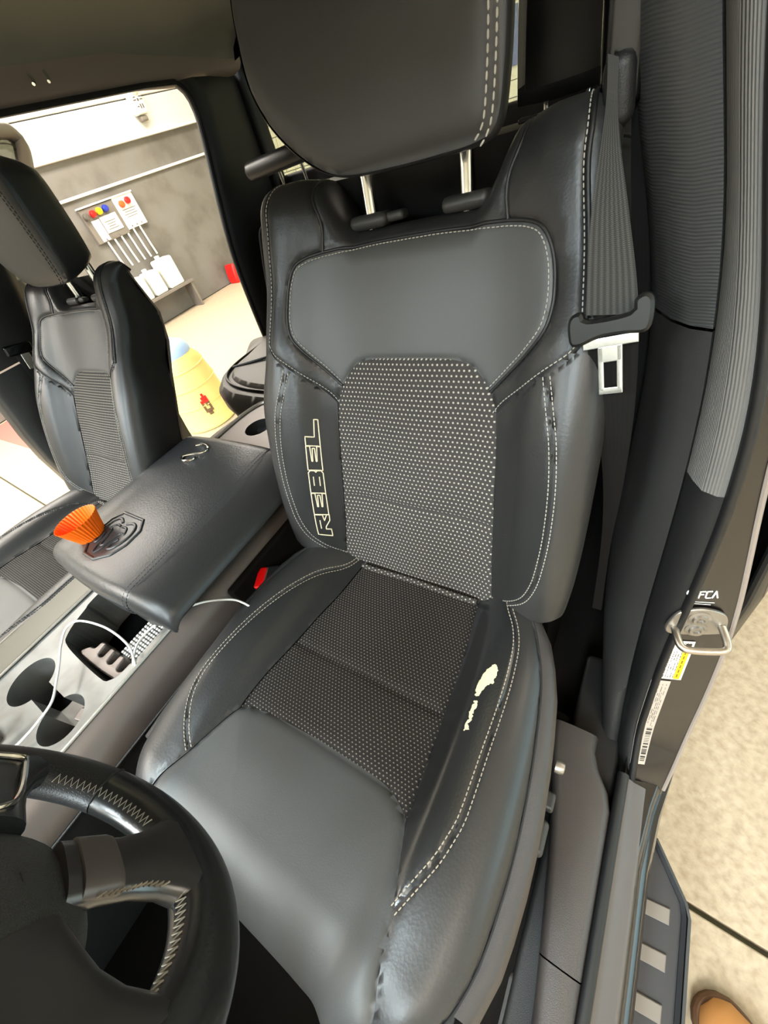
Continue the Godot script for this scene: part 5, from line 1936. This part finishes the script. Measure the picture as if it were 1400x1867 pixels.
func belts() -> void:
	var t := thing("seat_belt", "dark woven seat belt with steel tongue hanging beside the driver's seat", "seat belt", Vector3(-.03, .90, -.44))
	var W := Transform3D(Basis(), -t.position)
	put("webbing", ribbon([[-.0877, 1.5606, -.545, -.0790, 1.5567, -.545], [-.0834, 1.5345, -.53, -.0740, 1.5302, -.53], [-.0801, 1.5053, -.505, -.0647, 1.5051, -.505], [-.0785, 1.4675, -.478, -.0474, 1.4586, -.478], [-.0749, 1.4272, -.462, -.0326, 1.4134, -.462], [-.0696, 1.3829, -.450, -.0238, 1.3821, -.450]]), M.webbing, t, W)
	put("webbing", ribbon([[-.0688, 1.3745, -.450, -.0223, 1.3752, -.450], [-.0627, 1.3349, -.445, -.0170, 1.3383, -.445], [-.0561, 1.3047, -.440, -.0128, 1.3068, -.440], [-.0396, 1.2452, -.430, -.0078, 1.2494, -.430], [-.0250, 1.1608, -.425, -.0048, 1.1658, -.425], [-.0155, 1.0523, -.420, -.0037, 1.0570, -.420], [-.010, .90, -.41, .004, .90, -.41]]), M.webbing_dark, t, W)
	put("webbing", ribbon([[-.072, 1.56, -.575, -.060, 1.56, -.57], [-.062, 1.48, -.575, -.042, 1.475, -.57], [-.052, 1.42, -.57, -.022, 1.41, -.565], [-.040, 1.30, -.565, -.005, 1.30, -.56], [-.03, 1.0, -.56, .005, 1.0, -.555]]), M.webbing_dark, t, W)
	# guide at the pillar
	var g := Geo.new()
	g.rbox(Transform3D(Basis(Vector3.BACK, .05), Vector3(-.078, 1.575, -.572)), Vector3(.040, .11, .03), .012)
	put("belt_guide", g.mesh(), M.gloss_black, t, W)
	g = Geo.new()
	g.rbox(Transform3D(Basis(Vector3.BACK, .1), Vector3(-.077, 1.535, -.553)), Vector3(.026, .05, .022), .010)
	put("guide_cover", g.mesh(), M.plastic_dark, t, W)
	# tongue
	var ctr := Vector3(-.0475, 1.3785, -.442)
	var ex := Vector3(.0693, .0130, .0).normalized()
	var ez := Vector3(.10, .30, .95).normalized()
	var ey := ez.cross(ex).normalized()
	ez = ex.cross(ey)
	var F := Transform3D(Basis(ex, ey, ez), ctr)
	g = Geo.new()
	g.slab(smooth(V2([-.036, -.014, -.026, -.017, -.008, -.012, .012, -.012, .030, -.014, .036, -.006, .037, .014, .030, .020, .022, .016, .018, .006, -.018, .006, -.024, .014, -.032, .014, -.037, .006]), .004, true), .011, .003, F * Transform3D(Basis(), Vector3(0, 0, -.004)))
	put("tongue_cover", g.mesh(32), M.gloss_soft, t, W)
	g = Geo.new()
	var fr := F * Transform3D(Basis(), Vector3(0, 0, -.001))
	for q in [[0, -.018, .050, .010], [-.0085, -.045, .0055, .046], [.0085, -.045, .0055, .046], [0, -.030, .022, .016], [0, -.0675, .0225, .007]]:
		g.rbox(fr * Transform3D(Basis(), Vector3(q[0], q[1], 0)), Vector3(q[2], q[3], .0028), .001, 2)
	put("tongue_plate", g.mesh(), M.steel_bright, t, W)
	# passenger's belt tongue against the centre pillar
	var p := thing("seat_belt", "dark seat belt with a hanging tongue on the far centre pillar", "seat belt", Vector3(-1.66, .9, -.45))
	var W2 := Transform3D(Basis(), -p.position)
	put("webbing", ribbon([[-1.655, 1.75, -.58, -1.655, 1.75, -.535], [-1.66, 1.5, -.52, -1.66, 1.5, -.475], [-1.665, 1.34, -.47, -1.665, 1.34, -.425], [-1.66, 1.0, -.44, -1.66, 1.0, -.40]]), M.trim_black, p, W2)
	g = Geo.new()
	g.rbox(Transform3D(Basis(Vector3.RIGHT, -.2), Vector3(-1.652, 1.365, -.445)), Vector3(.014, .03, .075), .006)
	put("tongue_cover", g.mesh(), M.gloss_black, p, W2)
	g = Geo.new()
	g.rbox(Transform3D(Basis(Vector3.RIGHT, -.2), Vector3(-1.650, 1.33, -.445)), Vector3(.004, .05, .024), .0015)
	put("tongue_plate", g.mesh(), M.steel_bright, p, W2)

# ---------------------------------------------------------------- rear bench
func rear_seat() -> void:
	var t := thing("rear_bench", "dark leather rear bench with headrests behind the front seats", "car seat", Vector3(-.84, .60, -1.2))
	var W := Transform3D(Basis(), -t.position)
	var at := Transform3D(Basis(Vector3.RIGHT, -PI / 2), Vector3(0, .865, 0))
	var g := Geo.new()
	var plan := smooth(V2([-1.655, 1.42, -1.675, 1.15, -1.660, 1.02, -1.60, .935, -1.50, .875, -1.38, .845, -1.10, .835, -.60, .835, -.25, .845, -.10, .90, -.07, 1.1, -.07, 1.42]), .02, true)
	g.slab(plan, .085, .030, at)
	put("bench_cushion", g.mesh(60), M.bench, t, W)
	g = Geo.new()
	g.slab(smooth(V2([-1.655, 1.42, -1.675, 1.15, -1.66, 1.03, -1.60, .95, -1.50, .892, -1.38, .865, -1.10, .855, -.60, .855, -.25, .865, -.08, .91, -.04, 1.1, -.04, 1.42]), .02, true), .06, .004, Transform3D(Basis(Vector3.RIGHT, -PI / 2), Vector3(0, .812, 0)))
	put("bench_base", g.mesh(60), M.plastic_dark, t, W)
	# raised outer bolster with its inner welts
	g = Geo.new()
	g.slab(smooth(V2([-1.60, 1.42, -1.61, 1.15, -1.58, 1.03, -1.50, .965, -1.36, .925, -1.16, .915, -1.10, .96, -1.10, 1.42]), .02, true), .022, .014, at * Transform3D(Basis(), Vector3(0, 0, .078)))
	put("seat_pad", g.mesh(60), M.bench, t, W)
	g = Geo.new()
	g.tube(smooth3(V3([-1.62, .956, -1.42, -1.63, .956, -1.15, -1.60, .956, -1.02, -1.51, .956, -.945, -1.36, .956, -.905, -1.12, .956, -.895]), .02), .006, 6)
	g.tube(smooth3(V3([-1.59, .965, -1.05, -1.45, .972, -1.12, -1.30, .972, -1.22]), .02), .006, 6)
	put("welt", g.mesh(), M.leather, t, W)
	for q in [[-1.60, -1.06, 1.44, "bench"], [-1.05, -.66, 1.40, "trim_black"], [-.65, -.07, 1.44, "trim_black"]]:
		g = Geo.new()
		var rings := []
		for s in [[.93, -1.36, .06], [1.0, -1.37, .075], [1.2, -1.46, .075], [1.36, -1.535, .07], [1.41, -1.56, .06], [1.435, -1.585, .04], [1.44, -1.61, .015]]:
			var y: float = s[0] + (q[2] - 1.44) * sm(1.2, 1.44, s[0])
			rings.push_back(round_ring(Vector3((q[0] + q[1]) / 2, y, s[1] - .06), (q[1] - q[0]) / 2 - (.05 - .05 * sm(1.44, 1.36, s[0])), s[2]))
		g.loft(rings, true, true, true)
		var b := put("backrest", g.mesh(60), M[q[3]], t, W)
		g = Geo.new()
		var mx: float = (q[0] + q[1]) / 2
		var hw: float = (q[1] - q[0]) / 2 - .06
		g.tube(smooth3(V3([mx - hw, 1.0, -1.325, mx - hw, 1.28, -1.435, mx - hw + .03, 1.37, -1.472, mx, 1.385, -1.478, mx + hw - .03, 1.37, -1.472, mx + hw, 1.28, -1.435, mx + hw, 1.0, -1.325]), .02), .005, 6)
		put("welt", g.mesh(), M.rubber, b)
	# headrests: the near one raised, the far one folded low
	g = Geo.new()
	var face := smooth(V2([-.125, .03, -.115, .005, -.06, -.002, .06, -.002, .115, .005, .125, .03, .118, .28, .09, .31, -.09, .31, -.118, .28]), .02, true)
	g.slab(face, .11, .03, Transform3D(Basis(Vector3.RIGHT, -.10), Vector3(-.365, 1.468, -1.70)))
	var h := put("headrest", g.mesh(60), M.leather_head, t, W)
	for x in [-.42, -.31]:
		g = Geo.new()
		g.tube(PackedVector3Array([Vector3(x, 1.40, -1.65), Vector3(x, 1.50, -1.67)]), .007, 10)
		put("headrest_post", g.mesh(), M.chrome, h)
	put("post_collar", box_mesh(Vector3(-.37, 1.448, -1.60), Vector3(.22, .012, .03), .005), M.plastic_dark, h)
	g = Geo.new()
	g.rbox(Transform3D(Basis(Vector3.BACK, .03), Vector3(-1.335, 1.545, -1.55)), Vector3(.34, .062, .16), .026)
	var h2 := put("headrest", g.mesh(60), M.leather, t, W)
	for x in [-1.40, -1.28]:
		g = Geo.new()
		g.tube(PackedVector3Array([Vector3(x, 1.40, -1.57), Vector3(x, 1.53, -1.56)]), .007, 10)
		put("headrest_post", g.mesh(), M.chrome, h2)

func round_ring(c: Vector3, hx: float, hz: float) -> PackedVector3Array:
	var ring := PackedVector3Array()
	for k in 28:
		var a := TAU * k / 28.0
		ring.push_back(c + Vector3(signf(cos(a)) * pow(absf(cos(a)), .35) * hx, 0, -signf(sin(a)) * pow(absf(sin(a)), .6) * hz))
	return ring

func extra_materials() -> void:
	M["webbing_dark"] = M.webbing.duplicate()
	M.webbing_dark.albedo_color = Color(.30, .28, .28)
	mat("steel_bright", Color(.90, .91, .90), .22, .9)
	tri_normal(mat("leather_head", Color(.175, .178, .176), .5), M.leather.normal_texture, 16.0, .15)
	tri_normal(mat("bench", Color(.33, .315, .30), .45), M.leather.normal_texture, 12.0, .2)
	mat("scuff", Color(.33, .30, .285), .45, .1)
	mat("board", Color(.19, .19, .20), .5)
	mat("guide", Color(.20, .20, .195), .45)
	mat("spoke", Color(.165, .158, .153), .30, 0.0, .7)
	mat("bin_dark", Color(.045, .045, .045), .7, 0.0, .3)
	mat("gloss_soft", Color(.075, .08, .08), .38)
	var lw := mat("leather_wheel", Color(.12, .125, .125), .24, 0.0, .8)
	tri_normal(lw, M.leather.normal_texture, 9.0, .12)
	var lp := mat("leather_wheel_perf", Color(.12, .12, .12), .40)
	lp.uv1_triplanar = true
	lp.uv1_scale = Vector3.ONE / .0042
	lp.heightmap_enabled = true
	lp.heightmap_texture = tex_from(func(x, y):
		var best := 1.0
		for q in [Vector2(16, 16), Vector2(48, 48)]:
			best = minf(best, smoothstep(5.0, 8.0, (Vector2(x + .5, y + .5) - q).length()))
		return Color(best, best, best), 64, 64)
	lp.heightmap_scale = .025
	tri_normal(mat("hub", Color(.20, .20, .195), .5), M.plastic.normal_texture, 11.0, .7)
